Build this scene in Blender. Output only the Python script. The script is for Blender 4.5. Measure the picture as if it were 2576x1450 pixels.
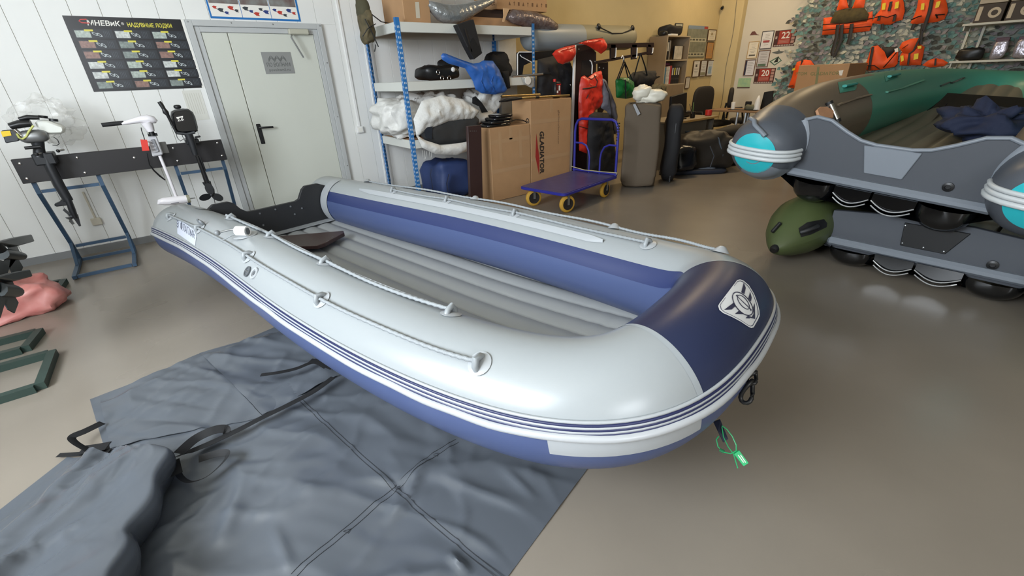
import bpy, bmesh, math, random
import numpy as np
from math import sin, cos, pi, radians as RD
from mathutils import Vector as V, Matrix, noise as NZ
from mathutils.bvhtree import BVHTree
from mathutils.geometry import tessellate_polygon
for o in list(bpy.data.objects): bpy.data.objects.remove(o)
SC = bpy.context.scene; COL = SC.collection
random.seed(7)
# ---------------------------------------------------------------- camera
F, PIT, ROL, YAW, H = 1092.1, .454226, .0394919, .911674, 1.48     # focal length in px of the 2576 x 1450 frame
_f = np.array([cos(YAW)*cos(PIT), sin(YAW)*cos(PIT), -sin(PIT)]); _r = np.array([sin(YAW), -cos(YAW), 0.]); _d = np.cross(_f, _r)
_R = np.array([cos(ROL)*_r+sin(ROL)*_d, -sin(ROL)*_r+cos(ROL)*_d, _f])
cam = bpy.data.objects.new('camera', bpy.data.cameras.new('camera')); COL.objects.link(cam)
cam.data.sensor_width = 36; cam.data.lens = F/2576*36; cam.data.clip_start = .05
cam.matrix_world = Matrix(((_R[0][0], -_R[1][0], -_R[2][0], 0), (_R[0][1], -_R[1][1], -_R[2][1], 0), (_R[0][2], -_R[1][2], -_R[2][2], H), (0, 0, 0, 1)))
SC.camera = cam
CAM = V((0, 0, H))
def ray(u, v): return V(_R.T @ np.array([u-1288, v-725, F])).normalized()
def OZ(u, v, z=0.): d = ray(u, v); return CAM+d*((z-H)/d.z)
def OY(u, v, y): d = ray(u, v); return CAM+d*(y/d.y)
def OX(u, v, x): d = ray(u, v); return CAM+d*(x/d.x)
def OP(u, v, p, n): d = ray(u, v); n = V(n); return CAM+d*((V(p)-CAM).dot(n)/d.dot(n))
# ---------------------------------------------------------------- light and exposure
SC.view_settings.view_transform = 'Standard'; SC.view_settings.look = 'None'; SC.view_settings.gamma = 1; SC.view_settings.use_curve_mapping = False
SC.view_settings.exposure = 0.46
w = bpy.data.worlds.new('world'); SC.world = w; w.use_nodes = True
w.node_tree.nodes['Background'].inputs[0].default_value = (.72, .82, 1, 1); w.node_tree.nodes['Background'].inputs[1].default_value = 1.0
def area(name, loc, aim, sx, sy, power, col):
    l = bpy.data.lights.new(name, 'AREA'); l.shape = 'RECTANGLE'; l.size = sx; l.size_y = sy; l.energy = power; l.color = col
    o = bpy.data.objects.new(name, l); COL.objects.link(o); o.location = loc
    o.rotation_euler = (V(aim)-V(loc)).to_track_quat('-Z', 'Y').to_euler(); return o
WX, WY, FX, YW, CZ = -2.7, -3.6, 11.0, 5.97, 3.7      # room: left end, camera side, far end, long wall, ceiling
WINL = [(.1, 2.9)]           # window openings (y from, y to) in the wall to the left of the camera
WINB = [(-2.3, -.3)]            # window openings (x from, x to) in the wall behind the camera
WZ0, WZ1 = 1.5, 3.35
for a, b in WINL: area('window_daylight', (WX-.12, (a+b)/2, (WZ0+WZ1)/2), (0, (a+b)/2, (WZ0+WZ1)/2), b-a, WZ1-WZ0, 300, (.86, .93, 1))
for a, b in WINB: area('window_daylight', ((a+b)/2, WY-.12, (WZ0+WZ1)/2), ((a+b)/2, 0, (WZ0+WZ1)/2), b-a, WZ1-WZ0, 90, (.93, .96, 1))
# ---------------------------------------------------------------- materials
def lin(h):
    h = h.lstrip('#'); c = [int(h[i:i+2], 16)/255 for i in (0, 2, 4)]
    return tuple(x/12.92 if x <= .04045 else ((x+.055)/1.055)**2.4 for x in c)+(1.,)
MATS = {}
def mat(name, col='#888888', rough=.5, metal=0, var=0, vs=8, bump=0, bs=40, spec=.5, alpha=1, trans=0, coat=0, emit=0, dist=.01, col2=None, sub=0):
    if name in MATS: return MATS[name]
    m = bpy.data.materials.new(name); m.use_nodes = True; n = m.node_tree.nodes; L = m.node_tree.links; b = n['Principled BSDF']
    c = lin(col); b.inputs['Base Color'].default_value = c; b.inputs['Roughness'].default_value = rough; b.inputs['Metallic'].default_value = metal
    b.inputs['Specular IOR Level'].default_value = spec; b.inputs['Alpha'].default_value = alpha; b.inputs['Transmission Weight'].default_value = trans
    b.inputs['Coat Weight'].default_value = coat; b.inputs['Coat Roughness'].default_value = .12
    if emit: b.inputs['Emission Color'].default_value = c; b.inputs['Emission Strength'].default_value = emit
    if var or bump: tc = n.new('ShaderNodeTexCoord')
    if var or col2:
        t = n.new('ShaderNodeTexNoise'); t.inputs['Scale'].default_value = vs; t.inputs['Detail'].default_value = 6; L.new(tc.outputs['Object'], t.inputs['Vector'])
        r = n.new('ShaderNodeValToRGB'); r.color_ramp.elements[0].position = .2; r.color_ramp.elements[1].position = .8
        a_, b_ = (tuple(x*(1-var) for x in c[:3])+(1,), tuple(min(1, x*(1+var)) for x in c[:3])+(1,)) if not col2 else (c, lin(col2))
        r.color_ramp.elements[0].color = a_; r.color_ramp.elements[1].color = b_
        L.new(t.outputs['Fac'], r.inputs['Fac']); L.new(r.outputs['Color'], b.inputs['Base Color'])
    if bump:
        t2 = n.new('ShaderNodeTexNoise'); t2.inputs['Scale'].default_value = bs; t2.inputs['Detail'].default_value = 4; L.new(tc.outputs['Object'], t2.inputs['Vector'])
        bp = n.new('ShaderNodeBump'); bp.inputs['Strength'].default_value = bump; bp.inputs['Distance'].default_value = dist
        L.new(t2.outputs['Fac'], bp.inputs['Height']); L.new(bp.outputs['Normal'], b.inputs['Normal'])
    MATS[name] = m; return m
# ---------------------------------------------------------------- mesh helpers
ROOT = {}
def thing(name, label, cat, loc=(0, 0, 0), group=None, rz=0):
    o = bpy.data.objects.new(name, None); COL.objects.link(o); o.location = loc; o.rotation_euler.z = rz; o.empty_display_size = .1
    o['label'] = label; o['category'] = cat
    if group: o['group'] = group
    ROOT[o.name] = V(loc); return o
def tag(o, label, cat, group=None):
    o['label'] = label; o['category'] = cat
    if group: o['group'] = group
    return o
def kind(o, k='structure'): o['kind'] = k; return o
class MB:
    def __init__(s, T=None): s.v = []; s.f = []; s.T = T
    def add(s, vs, fs):
        k = len(s.v); s.v += [(s.T @ V(p)) if s.T else V(p) for p in vs]; s.f += [tuple(i+k for i in f) for f in fs]; return s
    def bm(s, b): b.verts.index_update(); return s.add([v.co.copy() for v in b.verts], [[v.index for v in f.verts] for f in b.faces])
    def box(s, lo, hi, bev=0, M=None):
        b = bmesh.new(); bmesh.ops.create_cube(b, size=1)
        lo, hi = V(lo), V(hi); c = (lo+hi)/2; d = hi-lo
        for v in b.verts: v.co = V((v.co.x*d.x, v.co.y*d.y, v.co.z*d.z))+c
        if bev: bmesh.ops.bevel(b, geom=b.edges[:], offset=bev, segments=1, affect='EDGES')
        if M:
            for v in b.verts: v.co = M @ v.co
        s.bm(b); b.free(); return s
    def obox(s, c, ax, ay, az, bev=0):      # oriented box: centre and three full-length edge vectors
        ax, ay, az = V(ax), V(ay), V(az); l = (ax.length, ay.length, az.length)
        M = Matrix((ax/l[0], ay/l[1], az/l[2])).transposed().to_4x4(); M.translation = V(c)
        return s.box((-l[0]/2, -l[1]/2, -l[2]/2), (l[0]/2, l[1]/2, l[2]/2), bev, M)
    def tube(s, pts, r, n=8, cap=True, closed=False, flat=1, up=None):
        pts = [V(p) for p in pts]; m = len(pts); rs = r if isinstance(r, (list, tuple)) else [r]*m
        vs = []; prev = None
        for i, p in enumerate(pts):
            t = ((pts[(i+1) % m]-pts[i-1]) if (closed or 0 < i < m-1) else (pts[1]-pts[0] if i == 0 else pts[-1]-pts[-2]))
            t = t.normalized() if t.length > 1e-9 else V((0, 0, 1))
            if prev is None:
                u = V(up) if up else (V((0, 0, 1)) if abs(t.z) < .9 else V((1, 0, 0)))
            else: u = prev
            if abs(u.normalized().dot(t)) > .985: u = V((0, 1, 0)) if abs(t.y) < .8 else V((1, 0, 0))
            x = u.cross(t).normalized(); y = t.cross(x).normalized(); prev = y
            for k in range(n):
                a = 2*pi*k/n+(pi/4 if n == 4 else 0); vs.append(p+x*(rs[i]*cos(a))+y*(rs[i]*flat*sin(a)))
        fs = []
        for i in range(m if closed else m-1):
            j = (i+1) % m
            for k in range(n): fs.append((i*n+k, i*n+(k+1) % n, j*n+(k+1) % n, j*n+k))
        if cap and not closed: fs += [tuple(range(n-1, -1, -1)), tuple((m-1)*n+k for k in range(n))]
        return s.add(vs, fs)
    def cyl(s, a, b, r, n=16, r2=None): return s.tube([a, b], [r, r if r2 is None else r2], n)
    def lathe(s, prof, o=(0, 0, 0), ax=(0, 0, 1), n=20, cap=True):       # profile of (radius, height along ax)
        ax = V(ax).normalized(); x = ax.orthogonal().normalized(); y = ax.cross(x); o = V(o); vs = []; fs = []
        for r, h in prof:
            for k in range(n): a = 2*pi*k/n; vs.append(o+ax*h+x*(r*cos(a))+y*(r*sin(a)))
        for i in range(len(prof)-1):
            for k in range(n): fs.append((i*n+k, i*n+(k+1) % n, (i+1)*n+(k+1) % n, (i+1)*n+k))
        if cap and prof[0][0] > 1e-5: fs.append(tuple(range(n-1, -1, -1)))
        if cap and prof[-1][0] > 1e-5: fs.append(tuple((len(prof)-1)*n+k for k in range(n)))
        return s.add(vs, fs)
    def prism(s, poly, n, bev=0):            # planar polygon of world points extruded along n
        poly = [V(p) for p in poly]; n = V(n); m = len(poly)
        b = bmesh.new(); vs = [b.verts.new(p) for p in poly]; f = b.faces.new(vs)
        r = bmesh.ops.extrude_face_region(b, geom=[f]); bmesh.ops.translate(b, verts=[g for g in r['geom'] if isinstance(g, bmesh.types.BMVert)], vec=n)
        bmesh.ops.recalc_face_normals(b, faces=b.faces[:])
        if bev: bmesh.ops.bevel(b, geom=b.edges[:], offset=bev, segments=1, affect='EDGES')
        s.bm(b); b.free(); return s
    def sphere(s, c, r, n=12, m=8, e=1.0):
        c = V(c); r = V(r) if not isinstance(r, (int, float)) else V((r, r, r)); vs = []; fs = []
        sg = lambda x: math.copysign(abs(x)**e, x)
        for i in range(m+1):
            t = -pi/2+pi*i/m
            for k in range(n): a = 2*pi*k/n; vs.append(c+V((r.x*sg(cos(t))*sg(cos(a)), r.y*sg(cos(t))*sg(sin(a)), r.z*sg(sin(t)))))
        for i in range(m):
            for k in range(n): fs.append((i*n+k, i*n+(k+1) % n, (i+1)*n+(k+1) % n, (i+1)*n+k))
        return s.add(vs, fs)
    def sheet(s, rows, thick=0, nrm=None):   # rows of points -> surface, optional backing offset along nrm
        a, b = len(rows), len(rows[0]); vs = [V(p) for r in rows for p in r]; fs = []
        for i in range(a-1):
            for k in range(b-1): fs.append((i*b+k, i*b+k+1, (i+1)*b+k+1, (i+1)*b+k))
        if thick:
            N = len(vs); nn = V(nrm)*thick; vs += [p+nn for p in vs[:N]]; fs += [tuple(i+N for i in reversed(f)) for f in fs[:]]
            rim = [k for k in range(b)]+[i*b+b-1 for i in range(1, a)]+[(a-1)*b+k for k in range(b-2, -1, -1)]+[i*b for i in range(a-2, 0, -1)]
            for q in range(len(rim)): i, j = rim[q], rim[(q+1) % len(rim)]; fs.append((j, i, i+N, j+N))
        return s.add(vs, fs)
    def warp(s, fn): s.v = [V(fn(p)) for p in s.v]; return s
    def build(s, name, m, parent=None, smooth=None, origin=None):
        if parent: L = V(); q = parent
        if parent:
            while q.parent: q = q.parent
            L = ROOT.get(q.name, V())
        else:
            xs = [p.x for p in s.v]; ys = [p.y for p in s.v]; L = V(origin) if origin else V(((min(xs)+max(xs))/2, (min(ys)+max(ys))/2, min(p.z for p in s.v)))
        me = bpy.data.meshes.new(name); me.from_pydata([p-L for p in s.v], [], s.f); me.validate(); me.update()
        b = bmesh.new(); b.from_mesh(me); bmesh.ops.recalc_face_normals(b, faces=b.faces[:]); b.to_mesh(me); b.free()
        if smooth is not None:
            me.shade_smooth()
            if smooth < 180: me.set_sharp_from_angle(angle=RD(smooth))
        for mm in (m if isinstance(m, (list, tuple)) else [m]): me.materials.append(mm)
        o = bpy.data.objects.new(name, me); COL.objects.link(o)
        if parent: o.parent = parent
        else: o.location = L; ROOT[o.name] = L
        return o
def one(fn, *a, **k): m = MB(); getattr(m, fn)(*a, **k); return m
def copy_tree(o, parent=None):
    c = o.copy(); COL.objects.link(c); c.parent = parent
    for ch in o.children: copy_tree(ch, c)
    return c
def text(s, o, xd, yd, size, m, parent, name='lettering', bold=0, align='LEFT', shear=0, width=None, ex=.0006):
    cu = bpy.data.curves.new('t', 'FONT'); cu.body = s; cu.size = size; cu.align_x = align; cu.shear = shear; cu.offset = bold; cu.resolution_u = 2
    ob = bpy.data.objects.new('t', cu); COL.objects.link(ob); dg = bpy.context.evaluated_depsgraph_get()
    me = bpy.data.meshes.new_from_object(ob.evaluated_get(dg)); bpy.data.objects.remove(ob); bpy.data.curves.remove(cu)
    xd, yd, o = V(xd).normalized(), V(yd).normalized(), V(o); nn = xd.cross(yd)*ex
    xs = [v.co.x for v in me.vertices] or [0]; k = (width/(max(xs)-min(xs))) if width else 1
    if width and align == 'LEFT': o = o-xd*min(xs)*k
    mb = MB(); mb.add([o+xd*(v.co.x*k)+yd*v.co.y+nn for v in me.vertices], [list(p.vertices) for p in me.polygons]); bpy.data.meshes.remove(me)
    return mb.build(name, m, parent)
def nz(p, f, seed=0): return NZ.noise(V((p[0]*f+seed*17.3, p[1]*f+seed*5.1, p[2]*f-seed*9.7)))
def sack(c, r, e=.6, amp=.02, fr=5, seed=1, n=28, m=16, M=None, flat=None, fine=.35):    # soft bag: superellipsoid with folds
    mb = MB(); mb.sphere((0, 0, 0), r, n, m, e); c = V(c)
    def fn(p):
        d = p.normalized() if p.length else V((0, 0, 1)); k = amp*(nz(p, fr, seed)+fine*nz(p, fr*2.7, seed+3)-fine*abs(nz(p, fr*1.6, seed+8))*1.5)
        q = p+d*k
        if M: q = M @ q
        q = q+c
        if flat is not None and q.z < flat: q.z = flat
        return q
    return mb.warp(fn)
def rotM(rx=0, ry=0, rz=0): return (Matrix.Rotation(rz, 3, 'Z') @ Matrix.Rotation(ry, 3, 'Y') @ Matrix.Rotation(rx, 3, 'X'))
def place(c, rx=0, ry=0, rz=0, sc=1): T = rotM(rx, ry, rz).to_4x4(); T = Matrix.Translation(V(c)) @ T @ Matrix.Scale(sc, 4); return T
def fillpoly(pts, step):                     # fine triangulated fill of a 2-D polygon
    b = bmesh.new(); vs = [b.verts.new((p[0], p[1], 0)) for p in pts]; b.faces.new(vs); bmesh.ops.triangulate(b, faces=b.faces[:])
    for _ in range(7):
        es = [e for e in b.edges if e.calc_length() > step]
        if not es: break
        bmesh.ops.subdivide_edges(b, edges=es, cuts=1); bmesh.ops.triangulate(b, faces=b.faces[:])
    b.verts.index_update(); r = [v.co.copy() for v in b.verts], [[v.index for v in f.verts] for f in b.faces]; b.free(); return r
def decal(bvh, pts, m, name, parent, off=.002, step=14):   # flat patch glued on a curved skin; outline given by directions from the camera point
    vs, fs = fillpoly(pts, step); mb = MB(); out = []
    for p in vs:
        d = ray(p.x, p.y); h = bvh.ray_cast(CAM, d); h = h if h[0] else bvh.find_nearest(CAM+d*3)
        n = h[1] if h[1].dot(d) < 0 else -h[1]; out.append(h[0]+n*off)
    mb.add(out, fs); return mb.build(name, m, parent, smooth=180)
def hit(bvh, u, v):
    d = ray(u, v); h = bvh.ray_cast(CAM, d)
    if not h[0]: h = min((bvh.find_nearest(CAM+d*(.8+.02*k)) for k in range(300)), key=lambda q: q[3])
    n = h[1] if h[1].dot(d) < 0 else -h[1]; return h[0], n
BLK = mat('black_plastic', '#17181a', .4); CHR = mat('chrome', '#d8d8d8', .15, 1); WHT = mat('white_plastic', '#e8e8e6', .4)
STL = mat('zinc_steel', '#a8abad', .35, .9); PAP = mat('paper', '#e9e7e0', .7); KRA = mat('cardboard', '#b08a63', .75, var=.06, vs=6, bump=.05, bs=60)
TAPE = mat('packing_tape', '#b89570', .25, coat=.3); DRK = mat('dark_print', '#26211e', .6)
# ================================================================ the room
M_FLOOR = mat('poured_floor', '#857d72', .27, var=.12, vs=1.3, bump=.03, bs=60, dist=.002, spec=.45)
_n = M_FLOOR.node_tree.nodes; _t = _n.new('ShaderNodeTexNoise'); _t.inputs['Scale'].default_value = 2.2; _t.inputs['Detail'].default_value = 5
_m = _n.new('ShaderNodeMapRange'); _m.inputs[1].default_value = 0; _m.inputs[2].default_value = 1; _m.inputs[3].default_value = .18; _m.inputs[4].default_value = .36
M_FLOOR.node_tree.links.new(_t.outputs[0], _m.inputs[0]); M_FLOOR.node_tree.links.new(_m.outputs[0], _n['Principled BSDF'].inputs['Roughness'])
M_PANEL = mat('painted_metal_panel', '#e6e7e4', .38, var=.02, vs=2, spec=.4); M_PLAS = mat('cream_plaster', '#cbb98c', .85, var=.05, vs=3, bump=.15, bs=30)
M_GWALL = mat('far_wall_paint', '#cfcabd', .8, var=.03, vs=2, bump=.08, bs=40); M_WHP = mat('white_plaster', '#dcdad2', .8, var=.08, vs=9, bump=.3, bs=20)
kind(one('box', (WX-.2, WY-.2, -.12), (FX+.2, YW+.2, 0)).build('floor', M_FLOOR))
kind(one('box', (WX-.2, WY-.2, CZ), (FX+.2, YW+.2, CZ+.12)).build('ceiling', mat('ceiling_paint', '#cfcabc', .8)))
wl = kind(one('box', (WX-.2, YW+.014, 0), (FX+.2, YW+.2, CZ)).build('wall_left', M_PLAS))
DX0, DX1, DZ1 = .635, 1.957, 2.1
x = WX; edges = [-.411+.2125*k for k in range(-11, 24)]; edges = [e for e in edges if WX < e < 4.46]; edges = [WX]+edges+[4.47]
cache = {}
for a, b in zip(edges, edges[1:]):           # vertical metal strips of the long wall
    parts = [(a, b, 0, CZ)]
    if a < DX1 and b > DX0: parts = [(a, b, DZ1, CZ)]+([(a, DX0, 0, DZ1-.0005)] if a < DX0 else [])+([(DX1, b, 0, DZ1-.0005)] if b > DX1 else [])
    for q0, q1, z0, z1 in parts: one('box', (q0+.0012, YW, z0), (q1-.0012, YW+.013, z1), .0018).build('panel', M_PANEL, wl)
kind(one('box', (4.48, YW-.1, 0), (4.82, YW+.014, 2.12), .01).build('trim_1', M_WHP))
wf = kind(one('box', (FX, WY-.2, 0), (FX+.2, YW+.2, CZ)).build('wall_far', M_GWALL))
cl = kind(one('box', (10.83, 5.47, 0), (FX, YW+.014, CZ), .008).build('trim_2', M_PLAS))
one('tube', [(10.825, 5.62+.02*sin(k*1.1), 3.2-k*.24) for k in range(13)], .006, 6).build('cable', mat('grey_cable', '#6f6a60', .6), cl)
kind(one('box', (WX, YW-.014, 0), (DX0, YW, .07)).build('baseboard_left', mat('grey_skirting', '#7d7f80', .5)))
kind(one('box', (DX1, YW-.014, 0), (4.47, YW, .07)).build('baseboard_right', mat('grey_skirting', '#7d7f80', .5)))
def window_wall(name, along, at, lo, hi, wins, s):
    mb = MB(); P = (lambda a, z, d: (at+d, a, z)) if along == 'y' else (lambda a, z, d: (a, at+d, z))
    def bx(m, a0, a1, z0, z1, d0, d1):
        p, q = P(a0, z0, d0), P(a1, z1, d1); m.box([min(i, j) for i, j in zip(p, q)], [max(i, j) for i, j in zip(p, q)])
    bx(mb, lo, hi, 0, WZ0, 0, -.2); bx(mb, lo, hi, WZ1, CZ, 0, -.2); prev = lo
    for a, b in wins+[(hi, hi)]: bx(mb, prev, a, WZ0, WZ1, 0, -.2) if a > prev else 0; prev = b
    o = kind(mb.build(name, M_GWALL))
    for k, (a, b) in enumerate(wins):
        fr = MB()
        for c in (a+.03, (a+b)/2, b-.03): bx(fr, c-.03, c+.03, WZ0, WZ1, -.03, -.09)
        for z in (WZ0+.03, WZ1-.03): bx(fr, a+.06, b-.06, z-.03, z+.03, -.03, -.09)
        kind(fr.build('window_%d' % (k+1+(0 if along == 'y' else len(WINL))), WHT))
window_wall('wall_near', 'y', WX, WY-.2, YW+.2, WINL, 1); window_wall('wall_back', 'x', WY, WX, FX, WINB, 1)
# ---------------------------------------------------------------- warm ceiling lamps over the far half
M_LAMP = mat('lamp_diffuser', '#fff0d6', .5, emit=3)
for k, (lx, ly) in enumerate(((6.2, 3.9), (9.2, 3.2), (9.6, 4.9))):
    t = thing('ceiling_lamp', 'long ceiling lamp above the %s' % ('bags by the trolley', 'far desks', 'corner column')[k], 'lamp', (lx, ly, CZ-.09), 'ceiling lamps in the far half')
    one('box', (lx-.6, ly-.09, CZ-.06), (lx+.6, ly+.09, CZ), .005).build('housing', WHT, t); one('box', (lx-.58, ly-.07, CZ-.085), (lx+.58, ly+.07, CZ-.0605), .008).build('diffuser', M_LAMP, t)
    area('lamp_light', (lx, ly, CZ-.1), (lx, ly, 0), 1.16, .14, (30, 17, 17)[k], (1, .74, .42))
# ---------------------------------------------------------------- door
M_DOOR = mat('grey_green_door_paint', '#cdd0c6', .45, var=.015, vs=3); M_FRM = mat('door_frame_paint', '#b9bcbc', .4, var=.03, vs=4)
door = bpy.data.objects.new('door_1', None); COL.objects.link(door); door.location = (1.3, YW, 0); ROOT['door_1'] = V((1.3, YW, 0)); kind(door)
def frame_bars(mb, x0, x1, z1, w, y0, y1, bev=.003):
    mb.box((x0, y0, 0), (x0+w, y1, z1), bev); mb.box((x1-w, y0, 0), (x1, y1, z1), bev); mb.box((x0+w, y0, z1-w), (x1-w, y1, z1), bev); return mb
frame_bars(MB(), DX0, DX1, DZ1, .055, YW-.045, YW+.014).build('frame', M_FRM, door)
frame_bars(MB(), DX0+.056, DX1-.056, DZ1-.056, .05, YW-.028, YW+.014).build('frame', M_FRM, door)
xs = OY(571.7, 83, YW-.02).x
for x0, x1 in ((DX0+.108, xs-.003), (xs+.003, DX1-.108)): one('box', (x0, YW-.018, .01), (x1, YW+.012, DZ1-.108), .004).build('leaf', M_DOOR, door)
p = OY(655, 335, YW-.02); hd = one('box', (p.x-.022, YW-.026, p.z-.12), (p.x+.022, YW-.018, p.z+.1), .006).build('handle', BLK, door)
MB().tube([(p.x, YW-.026, p.z+.06), (p.x, YW-.07, p.z+.06), (p.x+.03, YW-.075, p.z+.06), (p.x+.14, YW-.075, p.z+.058)], .011, 10).build('lever', BLK, hd)
a, b = OY(726, 79, YW-.07), OY(776, 80, YW-.07)
dc = one('box', (a.x, YW-.09, a.z-.028), (b.x, YW-.029, a.z+.026), .008).build('closer', mat('closer_grey', '#b9b8a8', .4), door)
MB().tube([(a.x+.03, YW-.06, a.z-.03), (a.x+.0, YW-.12, a.z-.06), (a.x+.09, YW-.1, a.z-.26)], .009, 8).build('arm', STL, dc)
c = [OY(u, v, YW-.019) for u, v in ((656, 131), (729.5, 131), (743, 184), (669, 187))]
sx0, sx1, sz1, sz0 = (c[0].x+c[3].x)/2, (c[1].x+c[2].x)/2, (c[0].z+c[1].z)/2, (c[2].z+c[3].z)/2
M_SGN = mat('brushed_sign_plate', '#9b9d9c', .45, .4); M_SGD = mat('sign_lettering', '#5d605f', .6)
sg = one('box', (sx0, YW-.022, sz0), (sx1, YW-.0185, sz1), .001).build('sign_plate', M_SGN, door); sw = sx1-sx0; sh = sz1-sz0
text('ПО ВОЛНАМ', (sx0+sw*.1, YW-.0225, sz0+sh*.34), (1, 0, 0), (0, 0, 1), sh*.24, M_SGD, sg, width=sw*.8, bold=.0006)
text('povolnam5.ru', (sx0+sw*.14, YW-.0225, sz0+sh*.12), (1, 0, 0), (0, 0, 1), sh*.2, M_SGD, sg, width=sw*.72)
mb = MB()
for k in range(3):
    for j in range(3): xx = sx0+sw*(.3+.2*k); zz = sz0+sh*(.72-.05*j); mb.tube([(xx-sw*.11, YW-.023, zz-sh*.06), (xx-sw*.03, YW-.023, zz+sh*.1), (xx+sw*.01, YW-.023, zz+sh*.1), (xx+sw*.09, YW-.023, zz-sh*.06)], .0022, 4)
kind(mb.build('wave_logo', M_SGD, sg), 'stuff')
fb = MB()
for z in (DZ1-.02,):
    for xx in (DX0+.02, DX0+.4, DX0+.8, DX1-.02): fb.lathe([(.008, 0), (.006, .004), (0, .005)], (xx, YW-.045, z), (0, -1, 0), 8)
for z in (.5, 1.1, 1.7): fb.lathe([(.008, 0), (.006, .004), (0, .005)], (DX1-.02, YW-.045, z), (0, -1, 0), 8)
kind(fb.build('screws', STL, door), 'stuff')
# ---------------------------------------------------------------- cable duct, socket, low socket
duct = kind(one('box', (2.185, YW-.018, .96), (2.215, YW, CZ), .003).build('trim_3', WHT)); kind(one('box', (2.44, YW-.012, 0), (2.465, YW, CZ), .003).build('trim_4', WHT))
t = thing('wall_socket', 'small white square socket at the end of the cable duct', 'socket', (2.2, YW-.04, .88)); one('box', (2.155, YW-.04, .88), (2.24, YW, .96), .006).build('box', WHT, t); one('box', (2.17, YW-.044, .895), (2.225, YW-.0395, .945), .004).build('cover', PAP, t)
p = OY(243, 558, YW-.02); t = thing('wall_socket', 'pale low socket on the wall behind the motor stand', 'socket', (p.x, YW-.03, p.z-.03))
one('box', (p.x-.04, YW-.03, p.z-.035), (p.x+.04, YW, p.z+.035), .006).build('box', mat('cream_socket', '#c9c3b2', .5), t); one('box', (p.x-.008, YW-.012, p.z+.036), (p.x+.008, YW, p.z+.3), .002).build('cable_channel', mat('cream_socket', '#c9c3b2', .5), t)
# ---------------------------------------------------------------- posters on the long wall
def wall_poster(X0, X1, Z0, Z1, y): return lambda a, b, d=0: V((X0+(X1-X0)*a, y-d, Z1-(Z1-Z0)*b))
def quad(mb, P, a0, b0, a1, b1, d): mb.add([P(a0, b0, d), P(a1, b0, d), P(a1, b1, d), P(a0, b1, d)], [(0, 1, 2, 3)])
PY = YW-.003
P = wall_poster(-.265, .605, 1.485, 2.1, PY); t = thing('wall_poster', 'black catalogue poster of inflatable boats above the outboard motors', 'poster', (.17, PY, 1.485))
one('box', (-.265, PY, 1.485), (.605, YW-.0005, 2.1)).build('sheet', mat('poster_black', '#121419', .3), t)
one('box', (.606, PY, 1.485), (.625, YW-.0005, 2.1)).build('white_margin', PAP, t)
M_CELL = mat('poster_cell', '#262b32', .3); PHC = [mat('poster_photo'+c_, c_, .3, var=.5, vs=45) for c_ in ('#a9b4ac', '#7f8a86', '#c5c9c6', '#8d6f66')]; M_PYL = mat('poster_yellow', '#d9cf4a', .3)
for r in range(6):
    for cc in range(3):
        a, b = .04+.325*cc+.002*r, .165+.137*r
        k = (r*3+cc*2+r//2) % 4; ce = MB(); quad(ce, P, a, b, a+.31, b+.118, .0012); ce = ce.build('cell_panel', M_CELL, t); q = MB(); quad(q, P, a+.005, b+.018, a+.125, b+.108, .002); q.build('photo_print', PHC[k], ce); q = MB(); quad(q, P, a+.085, b+.004, a+.155, b+.028, .0028); q.build('name_tag', M_PYL, ce); wh = MB(); ln = MB()
        for j in range(2):
            o = P(a+.16+.035*j, b+.06+.012*j, .002); wh.lathe([(.017, 0), (.011, 0)], (0, 0, 0), (0, 0, 1), 10) if 0 else None
            ang = .5+.2*((r+cc+j) % 3); k0 = len(wh.v)
            ring = [(cos(q*pi/6), sin(q*pi/6)) for q in range(12)]
            vs = [o+V((rr*(.022*x_*cos(ang)-.010*y_*sin(ang)), 0, rr*(-.022*x_*sin(ang)-.010*y_*cos(ang)))) for rr in (1, .6) for x_, y_ in ring]
            wh.add(vs, [(q, (q+1) % 12, 12+(q+1) % 12, 12+q) for q in range(12)])
        for j in range(4): quad(ln, P, a+.235+.014*j, b+.02, a+.238+.014*j, b+.1, .002)
        kind(wh.build('boat_print', mat('poster_silver', '#b9c2c4', .3), ce), 'stuff'); kind(ln.build('fine_print', mat('poster_fine', '#4b535b', .3), ce), 'stuff')
text('МНЕВиК', P(.17, .115, .003), (1, 0, 0), (0, 0, 1), .055, PAP, t, bold=.0015, width=.24, shear=.15); text('®', P(.45, .1, .003), (1, 0, 0), (0, 0, 1), .03, PAP, t)
text('НАДУВНЫЕ ЛОДКИ', P(.5, .12, .003), (1, 0, 0), (0, 0, 1), .045, mat('poster_yellow', '#d9cf4a', .3), t, bold=.0012, width=.345)
mb = MB(); mb.tube([P(.18, .04, .003), P(.13, .045, .003), P(.115, .065, .003), P(.13, .085, .003), P(.19, .088, .003)], .006, 4); mb.build('red_mark', mat('poster_red', '#c03028', .3), t)
X0 = OY(517, 0, PY).x; X1 = OY(750, 20, PY).x; Z0 = OY(527, 46, PY).z
P = wall_poster(X0, X1, Z0, Z0+.75, PY); t = thing('wall_poster', 'blue bordered boat poster above the grey door', 'poster', ((X0+X1)/2, PY, Z0))
one('box', (X0, PY, Z0), (X1, YW-.0005, Z0+.75)).build('sheet', mat('poster_blue', '#1f6fb5', .3, coat=.2), t)
wh = [MB(), MB(), MB()]; M_SEA = mat('poster_sea', '#8f9794', .3, col2='#5a2a26', vs=9, var=.1)
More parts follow.
